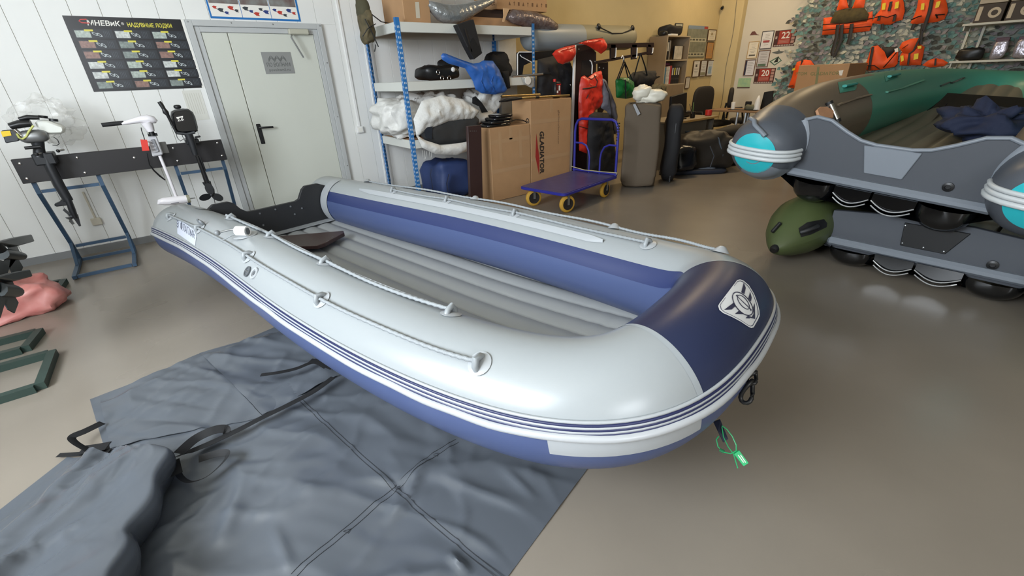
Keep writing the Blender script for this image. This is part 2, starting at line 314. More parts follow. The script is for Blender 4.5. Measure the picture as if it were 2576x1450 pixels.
for cc in range(3):
    a = .018+.322*cc; mb = MB(); quad(mb, P, a, .02, a+.316, .975, .001); mb.build('white_field', PAP, t)
    for rr in range(2): ph = MB(); quad(ph, P, a+.006, .05+.4*rr, a+.31, .42+.4*rr, .002); ph.build('photo_print', M_SEA, t)
    for j in range(5):
        o = P(a+.05+.055*j, .9+.03*((j*7) % 3-1), .002); s_ = .022+.008*((j+cc) % 2); ang = .4*j
        wh[(j+cc) % 3].add([o+V((s_*x_, 0, s_*y_)) for x_, y_ in ((-1, .3), (-.2, .7), (1, .5), (.6, -.1), (1, -.6), (-.3, -.4))], [(0, 1, 2, 3, 4, 5)])
for q, cc in zip(wh, ('#b83a30', '#3a3f45', '#2a3c7a')): kind(q.build('boat_print', mat('poster_boat'+cc, cc, .4), t), 'stuff')
p0, p1 = OY(456, 228, PY), OY(533, 300, PY); P = wall_poster(p0.x, p1.x-.02, p1.z, p0.z, PY); t = thing('paper_sheet', 'faint paper sheet in a plastic sleeve beside the door frame', 'paper', (p0.x, PY, p1.z))
one('box', (p0.x, PY, p1.z), (p1.x-.02, YW-.0005, p0.z)).build('sleeve', mat('clear_sleeve', '#dcdcd4', .15), t); mb = MB()
for j in range(7): quad(mb, P, .1+.12*j, .1, .13+.12*j, .8, .001)
kind(mb.build('fine_print', mat('faint_print', '#c6c5ba', .6), t), 'stuff')
# ---------------------------------------------------------------- framed sheets, calendars, map, stickers
def crop7(pts): return [(1620+a*.2345, b*.2345) for a, b in pts]
def rect_on(pts, plane):
    c = [OY(u, v, YW-.012) if plane == 'y' else OX(u, v, FX-.012) for u, v in crop7(pts)]
    h = (lambda p: p.x) if plane == 'y' else (lambda p: p.y)
    return (h(c[0])+h(c[3]))/2, (h(c[1])+h(c[2]))/2, (c[2].z+c[3].z)/2, (c[0].z+c[1].z)/2
def wall_P(r, plane):
    a0, a1, z0, z1 = r
    if plane == 'y': return lambda a, b, d=0: V((a0+(a1-a0)*a, YW-d, z1-(z1-z0)*b))
    return lambda a, b, d=0: V((FX-d, a0+(a1-a0)*a, z1-(z1-z0)*b))
def slab(P, a0, b0, a1, b1, d0, d1, bev=0):
    p, q = P(a0, b0, d0), P(a1, b1, d1); return one('box', [min(i, j) for i, j in zip(p, q)], [max(i, j) for i, j in zip(p, q)], bev)
def framed(pts, plane, label, fcol, scol, seed, frame=True, art=None, name='framed_certificate', cat='certificate'):
    r = rect_on(pts, plane); P = wall_P(r, plane); c = P(.5, 1); t = thing(name, label, cat, c); k = .012/abs(r[1]-r[0]); kz = .012/(r[3]-r[2])
    if frame:
        m = MB()
        for q in (slab(P, 0, 0, k, 1, 0, .014), slab(P, 1-k, 0, 1, 1, 0, .014), slab(P, k, 0, 1-k, kz, 0, .014), slab(P, k, 1-kz, 1-k, 1, 0, .014)): m.add(q.v, q.f)
        m.build('frame', mat('frame'+fcol, fcol, .4), t)
    slab(P, k, kz, 1-k, 1-kz, 0, .008).build('sheet', mat('sheet'+scol, scol, .5), t)
    rnd = random.Random(seed); m = MB()
    for j in range(7):
        w_ = rnd.uniform(.15, .35); z_ = .15+.1*j+rnd.uniform(-.02, .02); q = slab(P, .5-w_, z_, .5+w_, z_+.018, .008, .0086); m.add(q.v, q.f)
    kind(m.build('print', mat('grey_print', '#8d8b88', .6), t), 'stuff')
    if art:
        m = slab(P, art[0], art[1], art[2], art[3], .0081, .009); m.build('emblem_print', mat('emblem'+art[4], art[4], .5, var=.3, vs=30), t)
    return t, P
BR = '#4a3020'
framed(((340, 248), (420, 248), (418, 300), (338, 300)), 'y', 'tiny dark frame on the wall above the bookcase bags', '#2c2a26', '#b9b8a4', 1)
framed(((690, 315), (780, 318), (765, 440), (685, 440)), 'y', 'top certificate in a brown frame right of the boat poster', BR, '#dcd3bd', 2, art=(.4, .3, .6, .5, '#9a8a66'))
framed(((680, 450), (752, 450), (735, 635), (660, 632)), 'y', 'orange wooden plaque under the top certificate left of the column', BR, '#b98850', 3)
framed(((537, 648), (608, 648), (585, 828), (517, 828)), 'y', 'left one of three narrow certificates below the boat poster', BR, '#d9d6cf', 4, art=(.35, .25, .6, .4, '#55504a'))
framed(((618, 645), (682, 645), (660, 818), (597, 818)), 'y', 'middle one of three narrow certificates below the boat poster', BR, '#cfd0cf', 5, art=(.1, .75, .9, .93, '#8b8a74'))
framed(((690, 645), (755, 645), (730, 815), (668, 815)), 'y', 'right one of three narrow certificates with a blue crest', BR, '#cdd3da', 6, art=(.25, .4, .75, .85, '#8fa9c4'))
framed(((452, 822), (497, 825), (487, 950), (438, 950)), 'y', 'small certificate beside the bookcase just above the office chair', BR, '#d4d0c8', 7)
framed(((1270, 335), (1400, 328), (1362, 522), (1240, 528)), 'x', 'dark framed certificate with blue corner left of the 22 calendar', '#3a3436', '#dcdcdc', 8, art=(.2, .52, .75, .64, '#a24a4a'))
framed(((1127, 447), (1240, 440), (1205, 625), (1097, 630)), 'x', 'gold framed certificate nearest the column', '#b89a68', '#e3dccb', 9, art=(.2, .78, .8, .86, '#5c574e'))
framed(((1232, 540), (1357, 540), (1325, 720), (1202, 720)), 'x', 'grey certificate with a green picture strip above the 20 calendar', '#6b4a34', '#c4c3c6', 10, art=(.12, .8, .8, .95, '#5d7360'))
framed(((1090, 643), (1205, 640), (1170, 812), (1060, 815)), 'x', 'certificate with a wide dark left band above the green map', '#6b4a34', '#d8d8de', 11, art=(.05, .05, .2, .95, '#2f3048'))
M_RED = mat('calendar_red', '#a4382c', .5)
for pts, num in ((((1410, 330), (1643, 310), (1612, 490), (1380, 505)), '22'), (((1200, 733), (1412, 732), (1385, 896), (1170, 897)), '20')):
    r = rect_on(pts, 'x'); P = wall_P(r, 'x'); t = thing('wall_calendar', 'red wall calendar showing a big white %s, %s' % (num, 'beside the camouflage net' if num == '22' else 'right of the green map'), 'calendar', P(.5, 1), 'red wall calendars')
    slab(P, 0, 0, 1, 1, 0, .004).build('board', mat('calendar_brown', '#4a2722', .6), t); slab(P, .2, .04, .77, .86, .004, .005).build('red_page', M_RED, t)
    w_ = abs(r[1]-r[0]); h_ = r[3]-r[2]; text(num, P(.33, .5, .0055), (0, -1, 0), (0, 0, 1), h_*.55, PAP, t, width=w_*.38, bold=.003)
    m = MB()
    for j in range(3): q = slab(P, .24, .6+.08*j, .72, .63+.08*j, .005, .0055); m.add(q.v, q.f)
    for j in range(4): q = slab(P, .8, .06+.2*j, .95, .22+.2*j, .004, .0046); m.add(q.v, q.f)
    kind(m.build('month_print', mat('calendar_pale', '#b98f84', .6), t), 'stuff'); m = MB()
    for j in range(8): q = slab(P, .05+.115*j, .89, .14+.115*j, .97, .004, .0046); m.add(q.v, q.f)
    q = slab(P, .05, .35, .14, .52, .004, .0046); m.add(q.v, q.f); kind(m.build('small_print', mat('calendar_grey', '#a89a94', .6), t), 'stuff')
r = rect_on(((1020, 840), (1150, 838), (1130, 948), (990, 948)), 'x'); P = wall_P(r, 'x'); t = thing('wall_map', 'small green map sheet on the far wall below the certificates', 'map', P(.5, 1))
slab(P, 0, 0, 1, 1, 0, .003).build('sheet', mat('map_green', '#86b59a', .5, col2='#b9cf9a', vs=14, var=.1), t); slab(P, 0, .87, 1, 1, .003, .0036).build('caption_strip', mat('map_caption', '#5b4a44', .6), t)
def sticker(poly, name, label, col, col2=None):
    pts = [OX(u, v, FX-.002) for u, v in crop7(poly)]; return tag(one('prism', pts, (-.002, 0, 0)).build(name, mat('sticker'+col, col, .5, var=.3, vs=20), origin=pts[0]), label, 'sticker')
sticker(((1370, 565), (1440, 545), (1448, 525), (1460, 548), (1508, 552), (1480, 568), (1430, 580)), 'shark_sticker', 'grey shark silhouette stuck below the 22 calendar', '#5d6462')
sticker(((1135, 380), (1160, 340), (1190, 335), (1210, 365), (1240, 378), (1190, 375)), 'fishing_sticker', 'small dark red sticker above the gold framed certificate', '#6b4540')
t = thing('diamond_sticker', 'diamond shaped sticker with a black fin beside the certificates', 'sticker', OX(1952, 160, FX-.002))
for q, cc, d, nm in ((((1345, 660), (1440, 605), (1480, 650), (1400, 705)), '#52705f', .0015, 'diamond'), (((1365, 660), (1440, 618), (1465, 650), (1400, 692)), '#c9d2c6', .003, 'pale_field'), (((1390, 672), (1420, 630), (1448, 602), (1435, 665)), '#23261f', .0045, 'fin')):
    one('prism', [OX(u, v, FX-d) for u, v in crop7(q)], (-.001, 0, 0)).build(nm, mat('sticker'+cc, cc, .5), t)
# boat poster beside the bookcase
r = rect_on(((450, 265), (690, 285), (655, 615), (478, 618)), 'y'); P = wall_P(r, 'y'); t = thing('wall_poster', 'grey poster of boats on the far wall beside the bookcase', 'poster', P(.5, 1))
slab(P, 0, 0, 1, 1, 0, .003).build('sheet', mat('poster_khaki', '#8f917f', .5, col2='#66695c', vs=11, var=.1), t); slab(P, 0, 0, 1, .1, .003, .0036).build('header', mat('poster_head', '#7d8ea0', .5), t); slab(P, .8, .01, .99, .09, .0036, .0042).build('red_mark', M_RED, t)
m = MB(); dk = MB()
for b in (.38, .84): q = slab(P, .03, b, .97, b+.12, .003, .0036); m.add(q.v, q.f); [dk.add(slab(P, .1+.17*j, b+.03, .22+.17*j, b+.08, .0036, .004).v, slab(P, .1+.17*j, b+.03, .22+.17*j, b+.08, .0036, .004).f) for j in range(5)]
kind(m.build('pale_strip', mat('poster_pale', '#b5b39c', .5), t), 'stuff'); kind(dk.build('boat_print', mat('poster_dk', '#4c4c44', .5), t), 'stuff')
# ================================================================ inflatable boats: shared maths
def bspl(P, N):
    P = np.array(P, float); n = len(P); k = 3; kn = np.concatenate([[0]*k, np.linspace(0, 1, n-k+1), [1]*k]); t = np.linspace(0, 1-1e-9, N)
    B = np.array([[1. if kn[i] <= tt < kn[i+1] else 0. for i in range(n+k)] for tt in t])
    for d in range(1, k+1):
        nb = np.zeros((N, n+k-d))
        for i in range(n+k-d):
            a = kn[i+d]-kn[i]; b = kn[i+d+1]-kn[i+1]
            if a > 0: nb[:, i] += (t-kn[i])/a*B[:, i]
            if b > 0: nb[:, i] += (kn[i+d+1]-t)/b*B[:, i+1]
        B = nb
    return B @ P
class Hull:
    """U-shaped tube: control points (forward, half width, height, radius) from stern to bow, mirrored; caps = list of (back, radius factor)."""
    def __init__(s, ctrl, M, caps, N=80):
        P = bspl(ctrl, N); s.M = M; s.N = N; c0 = P[0]; pre = np.array([(c0[0]-b, c0[1], c0[2]+dz, c0[3]*k) for b, k, dz in caps]); near = np.vstack([pre, P])
        s.nc = len(pre); far = near[::-1][1:].copy(); far[:, 1] *= -1; A = np.vstack([near, far]); s.K = len(A)
        C = np.array([A[:, 0], A[:, 1], A[:, 2]]).T; T = np.gradient(C, axis=0)
        for i in range(s.nc): T[i] = P[1][:3]-P[0][:3]; T[-1-i] = T[i]*np.array([-1, 1, -1])
        T /= np.linalg.norm(T, axis=1)[:, None]; O = np.cross([0, 0, 1.], T); O /= np.linalg.norm(O, axis=1)[:, None]      # outward
        U = np.cross(T, O); U *= np.sign(U[:, 2])[:, None]; s.C, s.O, s.U, s.T, s.r = C, O, U, T, A[:, 3]; s.loc = A
        if np.dot(s.O[s.nc+3], np.array([0, A[s.nc+3, 1], 0])) < 0: s.O = -s.O
    def pt(s, i, ph, off=0):                 # i may be fractional; ph in degrees, 0 outward, 90 up, 180 inward
        i0 = int(min(max(i, 0), s.K-1.001)); f = i-i0; L = lambda a: a[i0]*(1-f)+a[i0+1]*f
        C, O, U, r = L(s.C), L(s.O), L(s.U), L(s.r)+off; a = RD(ph); p = C+r*(cos(a)*O+sin(a)*U); return s.M @ V(p)
    def ft(s, t, far=0): i = s.nc+t*(s.N-1); return s.K-1-i if far else i
    def strip(s, i0, i1, p0, p1, n, off=0, step=1):
        m = MB(); k = max(2, int(round((i1-i0)/step))+1)
        return m.sheet([[s.pt(i0+(i1-i0)*j/(k-1), p0+(p1-p0)*q/n, off) for q in range(n+1)] for j in range(k)])
    def bead(s, i0, i1, ph, r, off=0, n=8, flat=1, wob=0):
        return one('tube', [s.pt(i, ph+(wob*nz((i, 0, 0), .25, 4) if wob else 0), off) for i in np.linspace(i0, i1, int(abs(i1-i0))+2)], r, n, flat=flat)
    def bvh(s):
        m = s.strip(0, s.K-1, -180, 180, 48); return BVHTree.FromPolygons([tuple(v) for v in m.v], m.f)
    def strip_seg(s, segs, p0, p1, n, off=0):
        m = MB()
        for a, b in segs: q = s.strip(a, b, p0, p1, n, off); m.add(q.v, q.f)
        return m
def follow(bvh, pxs, off, step=.012):        # path along a skin through the given sight lines
    H_ = [hit(bvh, u, v) for u, v in pxs]; out = []; nr = []
    for (a, na), (b, nb) in zip(H_, H_[1:]):
        k = max(2, int((b-a).length/step))
        for j in range(k):
            p = a.lerp(b, j/k); h = bvh.find_nearest(p); n = h[1]; n = n if n.dot(na.lerp(nb, j/k)) > 0 else -n; out.append(h[0]+n*off); nr.append(n)
    out.append(H_[-1][0]+H_[-1][1]*off); nr.append(H_[-1][1]); return out, nr
def rope(path, r, m, parent, name='rope'):
    mb = MB(); n = 8; vs = []; fs = []; P = [V(p) for p in path]
    for i, p in enumerate(P):
        t = (P[min(i+1, len(P)-1)]-P[max(i-1, 0)]).normalized(); x = V((0, 0, 1)).cross(t).normalized(); y = t.cross(x)
        for k in range(n): a = 2*pi*k/n; rr = r*(1+.22*cos(2*a+i*pi/2)); vs.append(p+x*rr*cos(a)+y*rr*sin(a))
    for i in range(len(P)-1):
        for k in range(n): fs.append((i*n+k, i*n+(k+1) % n, (i+1)*n+(k+1) % n, (i+1)*n+k))
    mb.add(vs, fs); return mb.build(name, m, parent, smooth=180)
def frame_at(p, n, d):                       # matrix with z along n and x towards d
    z = V(n).normalized(); x = V(d); x = (x-z*x.dot(z)).normalized(); y = z.cross(x); M = Matrix((x, y, z)).transposed().to_4x4(); M.translation = V(p); return M
def decal_text(bvh, s, quad_px, m, name, parent, off=.003, bold=0):
    cu = bpy.data.curves.new('t', 'FONT'); cu.body = s; cu.size = 1; cu.offset = bold; cu.resolution_u = 2; ob = bpy.data.objects.new('t', cu); COL.objects.link(ob)
    me = bpy.data.meshes.new_from_object(ob.evaluated_get(bpy.context.evaluated_depsgraph_get())); bpy.data.objects.remove(ob)
    xs = [v.co.x for v in me.vertices]; ys = [v.co.y for v in me.vertices]; x0, x1, y0, y1 = min(xs), max(xs), min(ys), max(ys); q = [V((a, b)) for a, b in quad_px]; out = []
    for v in me.vertices:
        a = (v.co.x-x0)/(x1-x0); b = (v.co.y-y0)/(y1-y0); p = (q[3]*(1-a)+q[2]*a)*(1-b)+(q[0]*(1-a)+q[1]*a)*b; h, n = hit(bvh, p.x, p.y); out.append(h+n*off)
    return MB().add(out, [list(p.vertices) for p in me.polygons]).build(name, m, parent)
# ================================================================ the grey and blue boat on the floor
bx0, by0, ba = .6742, 4.7547, .1805
MBOAT = Matrix(((sin(ba), cos(ba), 0, bx0), (-cos(ba), sin(ba), 0, by0), (0, 0, 1, 0), (0, 0, 0, 1)))      # local: forward, towards +x side, up
R0, R1 = .2273, .2089
HB = Hull([(0, -.6716, .3705, R0), (1.2, -.607, .4206, R0), (2.4, -.7222, .4348, R0), (4.0203, -.615, .433, (R0+R1)/2), (4.1539, -.3802, .552, R1), (4.1539, 0, .552, R1)], MBOAT,
          [(.075, .02, 0), (.073, .3, 0), (.062, .62, 0), (.045, .83, 0), (.02, .965, 0)])
boat = thing('inflatable_boat', 'large grey and navy inflatable boat with its bow towards the camera, on the floor', 'boat', (1.1, 2.6, 0))
M_GRY = mat('grey_pvc', '#979c9e', .28, spec=.5, bump=.02, bs=8, dist=.01); M_NAV = mat('navy_pvc', '#47547a', .38, spec=.5, bump=.03, bs=10); M_NVD = mat('dark_navy_pvc', '#252d4a', .36, spec=.5, bump=.04, bs=9, dist=.008)
M_NAD = mat('navy_seam_band_shaded', '#2b3661', .4, spec=.5); M_LGT = mat('light_grey_pvc', '#a2a6a9', .35); M_STRI = mat('navy_stripe', '#20264e', .4)
KL = HB.K-1; ib = HB.ft(.875); ie = HB.ft(.875, 1)
HB.strip_seg([(0, ib), (ie, KL)], 22, 140, 24).build('tube_top', M_GRY, boat, 180)
HB.strip_seg([(0, ib), (ie, KL)], 140, 164, 6, -.001).build('inner_band', M_NAD, boat, 180)  # welded strip in the lower side's navy, darkened to paint in its shade
HB.strip_seg([(0, ib), (ie, KL)], 164, 235, 14).build('inner_side', M_NAV, boat, 180)
HB.strip(ib, ie, 22, 235, 40, .0005).build('bow_panel', M_NVD, boat, 180)
HB.strip(0, KL, -125, 22, 28).build('tube_underside', M_NAV, boat, 180)
for a, b, p0, p1 in ((ib-.5, ib+.1, 22, 140), (ie-.1, ie+.5, 22, 140)): HB.strip(a, b, p0, p1, 20, .0012, .3).build('seam', mat('grey_seam', '#9aa0a4', .4), boat, 180)
BV = HB.bvh(); _m = HB.strip(0, HB.K/2-4, -180, 180, 48); BVN = BVHTree.FromPolygons([tuple(v) for v in _m.v], _m.f)
HB.strip(1, KL-1, 9, 24.5, 4, .004).build('rub_strake', M_LGT, boat, 180)
for ph, r_, m_ in ((23.3, .006, M_LGT), (20.6, .0055, M_STRI), (18.8, .0055, M_LGT), (17, .0055, M_STRI), (15.2, .0055, M_LGT), (13.4, .0055, M_STRI)): HB.bead(1, KL-1, ph, r_, .004).build('strake_bead', m_, boat, 180)
HB.bead(1, KL-1, 10, .014, .006, 10, wob=1.6).build('strake_bulge', mat('bulge_pvc', '#abaeb1', .32), boat, 180)
HB.strip(HB.ft(.715), HB.ft(.868), -9, 9, 5, .003).build('bow_patch', M_LGT, boat, 180); HB.strip(HB.ft(.868, 1), HB.ft(.72, 1), -9, 9, 5, .003).build('bow_patch', M_LGT, boat, 180)
# inflated floor with lengthwise ribs
def half_w(sv):
    A = HB.loc[HB.nc:HB.nc+HB.N]; return float(np.interp(sv, A[:, 0], -A[:, 1]))
rows = []
for j in range(111):
    sv = .3+3.62*j/110; hw = max(half_w(min(sv, 4.1))-.07, .1); row = []
    for k in range(121):
        u = (-1+2*k/120)*hw; up = max(0, (sv-2.5)/1.4); z = .215+.022*abs(sin(pi*(u+.0)/.145))**.7+.07*up**2+.012*max(0, sv-2.9)*sin(sv*55+4*u)*(.5+.5*nz((sv, u, 0), 3))*.5
        row.append(MBOAT @ V((sv, u, z)))
    rows.append(row)
MB().sheet(rows).build('air_floor', mat('floor_pvc', '#9a9d9e', .45, bump=.03, bs=12), boat, 180)
# hull bottom
rows = []
for j in range(41):
    t_ = j/40; i = HB.ft(t_*.995); p = HB.pt(i, -100); q = HB.pt(KL-i, -100); sv = HB.loc[int(i)][0]; kz = .012+.33*max(0, (sv-2.7)/1.5)**2; mid = (p+q)/2; mid.z = min(kz, p.z-.004); rows.append([p, p.lerp(mid, .5)+V((0, 0, -.015)), mid, q.lerp(mid, .5)+V((0, 0, -.015)), q])
MB().sheet(rows).build('hull_bottom', mat('hull_navy', '#2c3754', .45), boat, 180)
for s_ in (-.3, .3): one('tube', [MBOAT @ V((sv, s_, .035+.1*max(0, (sv-2.6)/1.4)**2)) for sv in np.linspace(.1, 3.5, 24)], .034, 8).build('hull_runner', BLK, boat, 180)
# transom
M_TRN = mat('black_transom', '#232426', .55, bump=.05, bs=50)
prof = [(-.53, .2), (-.53, .56), (-.478, .595), (-.358, .595), (-.32, .575), (-.283, .52), (-.234, .478), (-.146, .474), (.2, .476), (.235, .49), (.283, .57), (.32, .598), (.45, .598), (.53, .56), (.53, .2)]
one('prism', [MBOAT @ V((.25, u, z)) for u, z in prof], MBOAT.to_3x3() @ V((.035, 0, 0)), .002).build('transom', M_TRN, boat)
mb = MB()
for u, z in ((-.14, .44), (0, .445), (.14, .44), (-.14, .33), (.16, .36), (.24, .4)): one('lathe', [(.009, 0), (.007, .005), (0, .006)], MBOAT @ V((.286, u, z)), MBOAT.to_3x3() @ V((1, 0, 0)), 10).build('bolt', STL, boat)
for s_ in (0, 1):
    i0 = HB.ft(.03); i1 = HB.ft(.044)
    if s_: i0, i1 = KL-i1, KL-i0
    HB.strip(i0, i1, 100, 215, 20, .006, .3).build('transom_flange', M_LGT, boat, 180)
one('prism', [MBOAT @ V((.286, u, .232)) for u in (-.5, .5)]+[MBOAT @ V((.42, u, .245)) for u in (.48, -.48)], (0, 0, .006)).build('floor_lip', M_LGT, boat)
# seat tracks, ropes and eyes
M_ROPE = mat('grey_rope', '#8e9396', .6, var=.3, vs=300)
def on_tube(i, ph): p = HB.pt(i, ph); return p, HB.pt(i, ph, 1)-p
def track(i0, i1, ph, w):
    rows = []; n_ = 40
    for k in range(n_+1):
        i = i0+(i1-i0)*k/n_; p, n = on_tube(i, ph); t = (HB.pt(i+.3, ph)-HB.pt(i-.3, ph)).normalized(); sd = t.cross(n).normalized(); e = min(1, k/2, (n_-k)/2)*.7+.3; rows.append([p-sd*w*e+n*.003, p-sd*w*e*.3+n*.014, p+sd*w*e*.6+n*.018, p+sd*w*e+n*.003])
    MB().sheet(rows).build('seat_track', M_LGT, boat, 50)
track(HB.ft(.09), HB.ft(.515), 113, .02); track(HB.ft(.10, 1), HB.ft(.565, 1), 121, .024)
def eye(i, ph, d=1):
    p, n = on_tube(i, ph); T = frame_at(p, n, HB.pt(i+d, ph)-p)
    b = MB(T).lathe([(.0, .001), (.042, .001), (.043, .003), (.036, .005), (.02, .009), (0, .01)], n=20).build('rope_eye', M_LGT, boat, 40)
    MB(T).tube([(0, -.024, .002), (0, -.02, .018), (0, 0, .034), (0, .02, .018), (0, .024, .002)], [.012, .012, .013, .012, .012], 8).build('eye_loop', mat('eye_grey', '#8f9497', .4), b, 60)
for far, ph, ts in ((0, 56, (.03, .107, .25, .415, .63)), (0, 107, (.113, .22, .352, .553)), (1, 107, (.16, .27, .40, .64))):
    for t_ in ts: eye(HB.ft(t_, far), ph)
    tt = []
    for u0, u1 in zip(ts, ts[1:]):
        k_ = int((u1-u0)*460)
        for k in range(k_): f = k/k_; tt.append((u0+(u1-u0)*f, .0105+.008*(1-sin(pi*f))))
    rope([HB.pt(HB.ft(t_, far), ph+.35*sin(t_*40), o_) for t_, o_ in tt], .008, M_ROPE, boat)
P = [HB.pt(HB.ft(t_, 1), 72, .012+.004*sin(t_*40)) for t_ in np.linspace(.08, .78, 420)]; rope(P, .0075, M_ROPE, boat)
for t_ in (.08, .3, .55, .78): p = HB.pt(HB.ft(t_, 1), 72); n = (p-(MBOAT @ V(HB.C[int(HB.ft(t_, 1))]))).normalized(); MB(frame_at(p, n, V((.2, -1, 0)))).lathe([(0, .001), (.042, .001), (.036, .006), (.015, .03), (0, .033)], n=16).build('rope_eye', M_LGT, boat, 40)
# oar socket, hook, valves, label
p, n = hit(BV, 618, 592); T = frame_at(p, n, hit(BV, 660, 612)[0]-p); sk = MB(T).lathe([(0, .001), (.07, .001), (.068, .004), (.03, .009), (0, .01)], n=20).build('oar_socket', M_LGT, boat, 40)
MB(T).cyl((-.005, -.035, .04), (.055, .005, .035), .03, 16).build('socket_body', WHT, sk, 40); MB(T).cyl((.053, .002, .0352), (.0575, .006, .035), .021, 16).build('socket_hole', mat('shadow_grey', '#5c6064', .6), sk)
MB(T).tube([(-.01, -.03, .05), (-.04, -.07, .05), (-.05, -.12, .05)], .006, 8).build('pin', STL, sk, 60); MB(T).sphere((-.052, -.128, .05), .017, 10, 8).build('knob', mat('grey_knob', '#7d8184', .4), sk, 180)
MB(T).tube([(.0, -.03, .03), (-.005, -.08, .02), (-.02, -.13, .006)], .0035, 6).build('cord', M_ROPE, sk)
p, n = hit(BV, 512, 566); T = frame_at(p, n, hit(BV, 620, 622)[0]-p)
MB(T).tube([(.03*cos(a), .0, .03-.03*sin(a)) for a in np.linspace(-.6, pi+.6, 14)], [.006, .009]+[.012]*10+[.009, .006], 8).build('oar_hook', mat('hook_grey', '#74797d', .4), boat, 60)
for (u, v), rr, nm in (((624, 684), .03, 'inflation_valve'), ((640, 688), .03, 'valve_cap')):
    p, n = hit(BV, u, v); T = frame_at(p, n, hit(BV, u+60, v+45)[0]-p)
    if nm == 'inflation_valve': b = MB(T).lathe([(0, .001), (rr, .001), (rr, .008), (.022, .009), (.02, .004), (0, .004)], n=20).build(nm, mat('valve_grey', '#54585c', .4), boat, 30); MB(T).box((-.02, -.003, .004), (.02, .003, .008)).build('cross_bar', STL, b)
    else: b = MB(T).lathe([(.02, .001), (rr+.004, .001), (rr+.002, .006), (.02, .006), (.019, .001)], n=20).build(nm, M_LGT, boat, 30); MB(T).lathe([(0, .001), (.012, .001), (.012, .004), (0, .004)], n=12).build('plug', mat('valve_grey', '#54585c', .4), b)
lab = [(446, 549), (496, 583), (492, 619), (447, 588)]
lb = decal(BV, lab, mat('pale_label', '#c2c8d6', .4), 'name_label', boat, .0025, 10)
decal_text(BV, 'ФЛАГМАН', [(455, 557), (493, 584), (491, 603), (455, 578)], mat('label_print', '#5a6070', .5), 'lettering', lb, .004)
for k in range(3): decal(BV, [(444.5, 553+7*k), (448.5, 556+7*k), (451, 553+7*k), (449, 561+7*k)], mat('label_print', '#5a6070', .5), 'leaf_print', lb, .004, 20)
def cr(pts): return [(1780+a*.12414, 680+b*.12414) for a, b in pts]
def arc(cx, cy, rx, ry, rot, n=28): return [(cx+rx*cos(a)*cos(rot)-ry*sin(a)*sin(rot), cy+rx*cos(a)*sin(rot)+ry*sin(a)*cos(rot)) for a in [2*pi*k/n for k in range(n)]]
outl = [(590, 215), (650, 200), (720, 225), (830, 320), (930, 490), (1000, 680), (1035, 830), (1040, 930), (1000, 1020), (915, 1165), (870, 1180), (820, 1160), (650, 1050), (480, 960), (300, 880), (230, 820), (205, 740), (230, 690)]
M_EM = mat('emblem_white', '#d9dadb', .35); em = decal(BV, cr(outl), M_EM, 'bow_emblem', boat, .003, 9)
cx, cy = 625, 690; inn = [(cx+(a-cx)*.925, cy+(b-cy)*.94) for a, b in outl]; in2 = [(cx+(a-cx)*.9, cy+(b-cy)*.918) for a, b in outl]
def ringdecal(A_, B_, m, name, off):
    n = len(A_); mb = MB(); vs = []
    for q in A_+B_: h, nn = hit(BV, *q); vs.append(h+nn*off)
    mb.add(vs, [(k, (k+1) % n, n+(k+1) % n, n+k) for k in range(n)]); return mb.build(name, m, em)
ringdecal(cr(inn), cr(in2), M_STRI, 'emblem_border', .0045); M_EMD = mat('emblem_dark', '#33344a', .4)
for pl in ([(718, 268), (758, 375), (730, 505), (665, 468)], [(845, 455), (875, 570), (860, 650), (805, 585)], [(318, 822), (530, 662), (585, 715), (470, 815)], [(535, 902), (655, 805), (725, 855), (690, 905)], [(935, 680), (940, 1000), (830, 975), (835, 990), (745, 988), (800, 935), (870, 960), (910, 900), (905, 760)]):
    decal(BV, cr(pl), M_EMD, 'emblem_wing', em, .0045, 9)
rot = RD(52); e1, e2, e3 = arc(690, 700, 282, 152, rot), arc(690, 700, 262, 134, rot), arc(690, 700, 262, 134, rot)
ringdecal(cr(e1), cr(e2), M_EMD, 'emblem_ring', .0055); decal(BV, cr(e3), M_EM, 'emblem_oval', em, .005, 9)
a1, a2 = arc(700, 670, 175, 82, rot, 24), arc(700, 670, 160, 66, rot, 24); ringdecal(cr(a1), cr(a2), M_EMD, 'emblem_letter', .0065)
decal(BV, cr([(545, 545), (580, 515), (585, 555), (835, 790), (865, 820), (845, 855), (830, 810), (575, 560)]), M_EMD, 'emblem_letter', em, .0065, 9)
# bow ring and link, strap
T = HB.pt(HB.ft(.985, 1), -22); n = (T-(MBOAT @ V(HB.C[int(HB.ft(.985, 1))]))).normalized()
def link(cu, cv, w_, h_, tilt, d, r_):
    ux, uy = V(_R[0]), V(-_R[1]); c = CAM+ray(cu, cv)*d; return [c+(ux*(w_*cos(a)*cos(tilt)-h_*sin(a)*sin(tilt))+uy*(w_*cos(a)*sin(tilt)+h_*sin(a)*cos(tilt)))+V(_R[2])*.01*sin(2*a) for a in np.linspace(0, 2*pi, 17)[:-1]]
dd = (hit(BV, 1893, 925)[0]-CAM).length+.01
one('tube', link(1894, 950, .013, .022, -.5, dd, 0), .0065, 8, closed=True).build('bow_ring', BLK, boat, 60); one('tube', link(1882, 986, .016, .04, -.35, dd, 0), .0075, 8, closed=True).build('bow_shackle', BLK, boat, 60)
dd2 = (BV.find_nearest(CAM+ray(1800, 1070)*1.9)[0]-CAM).length
SP = lambda u, v, k=0: CAM+ray(u, v)*(dd2+k-.02)
one('prism', [SP(1795, 1062, .02), SP(1812, 1056, .02), SP(1832, 1105), SP(1820, 1114), SP(1806, 1085)], V(_R[2])*.004).build('towing_strap', mat('strap_navy', '#1b2136', .7), boat)
M_GRN = mat('green_plastic', '#22b26c', .35); t = thing('plastic_tag', 'bright green plastic tag and cord hanging under the boat bow', 'tag', SP(1840, 1120))
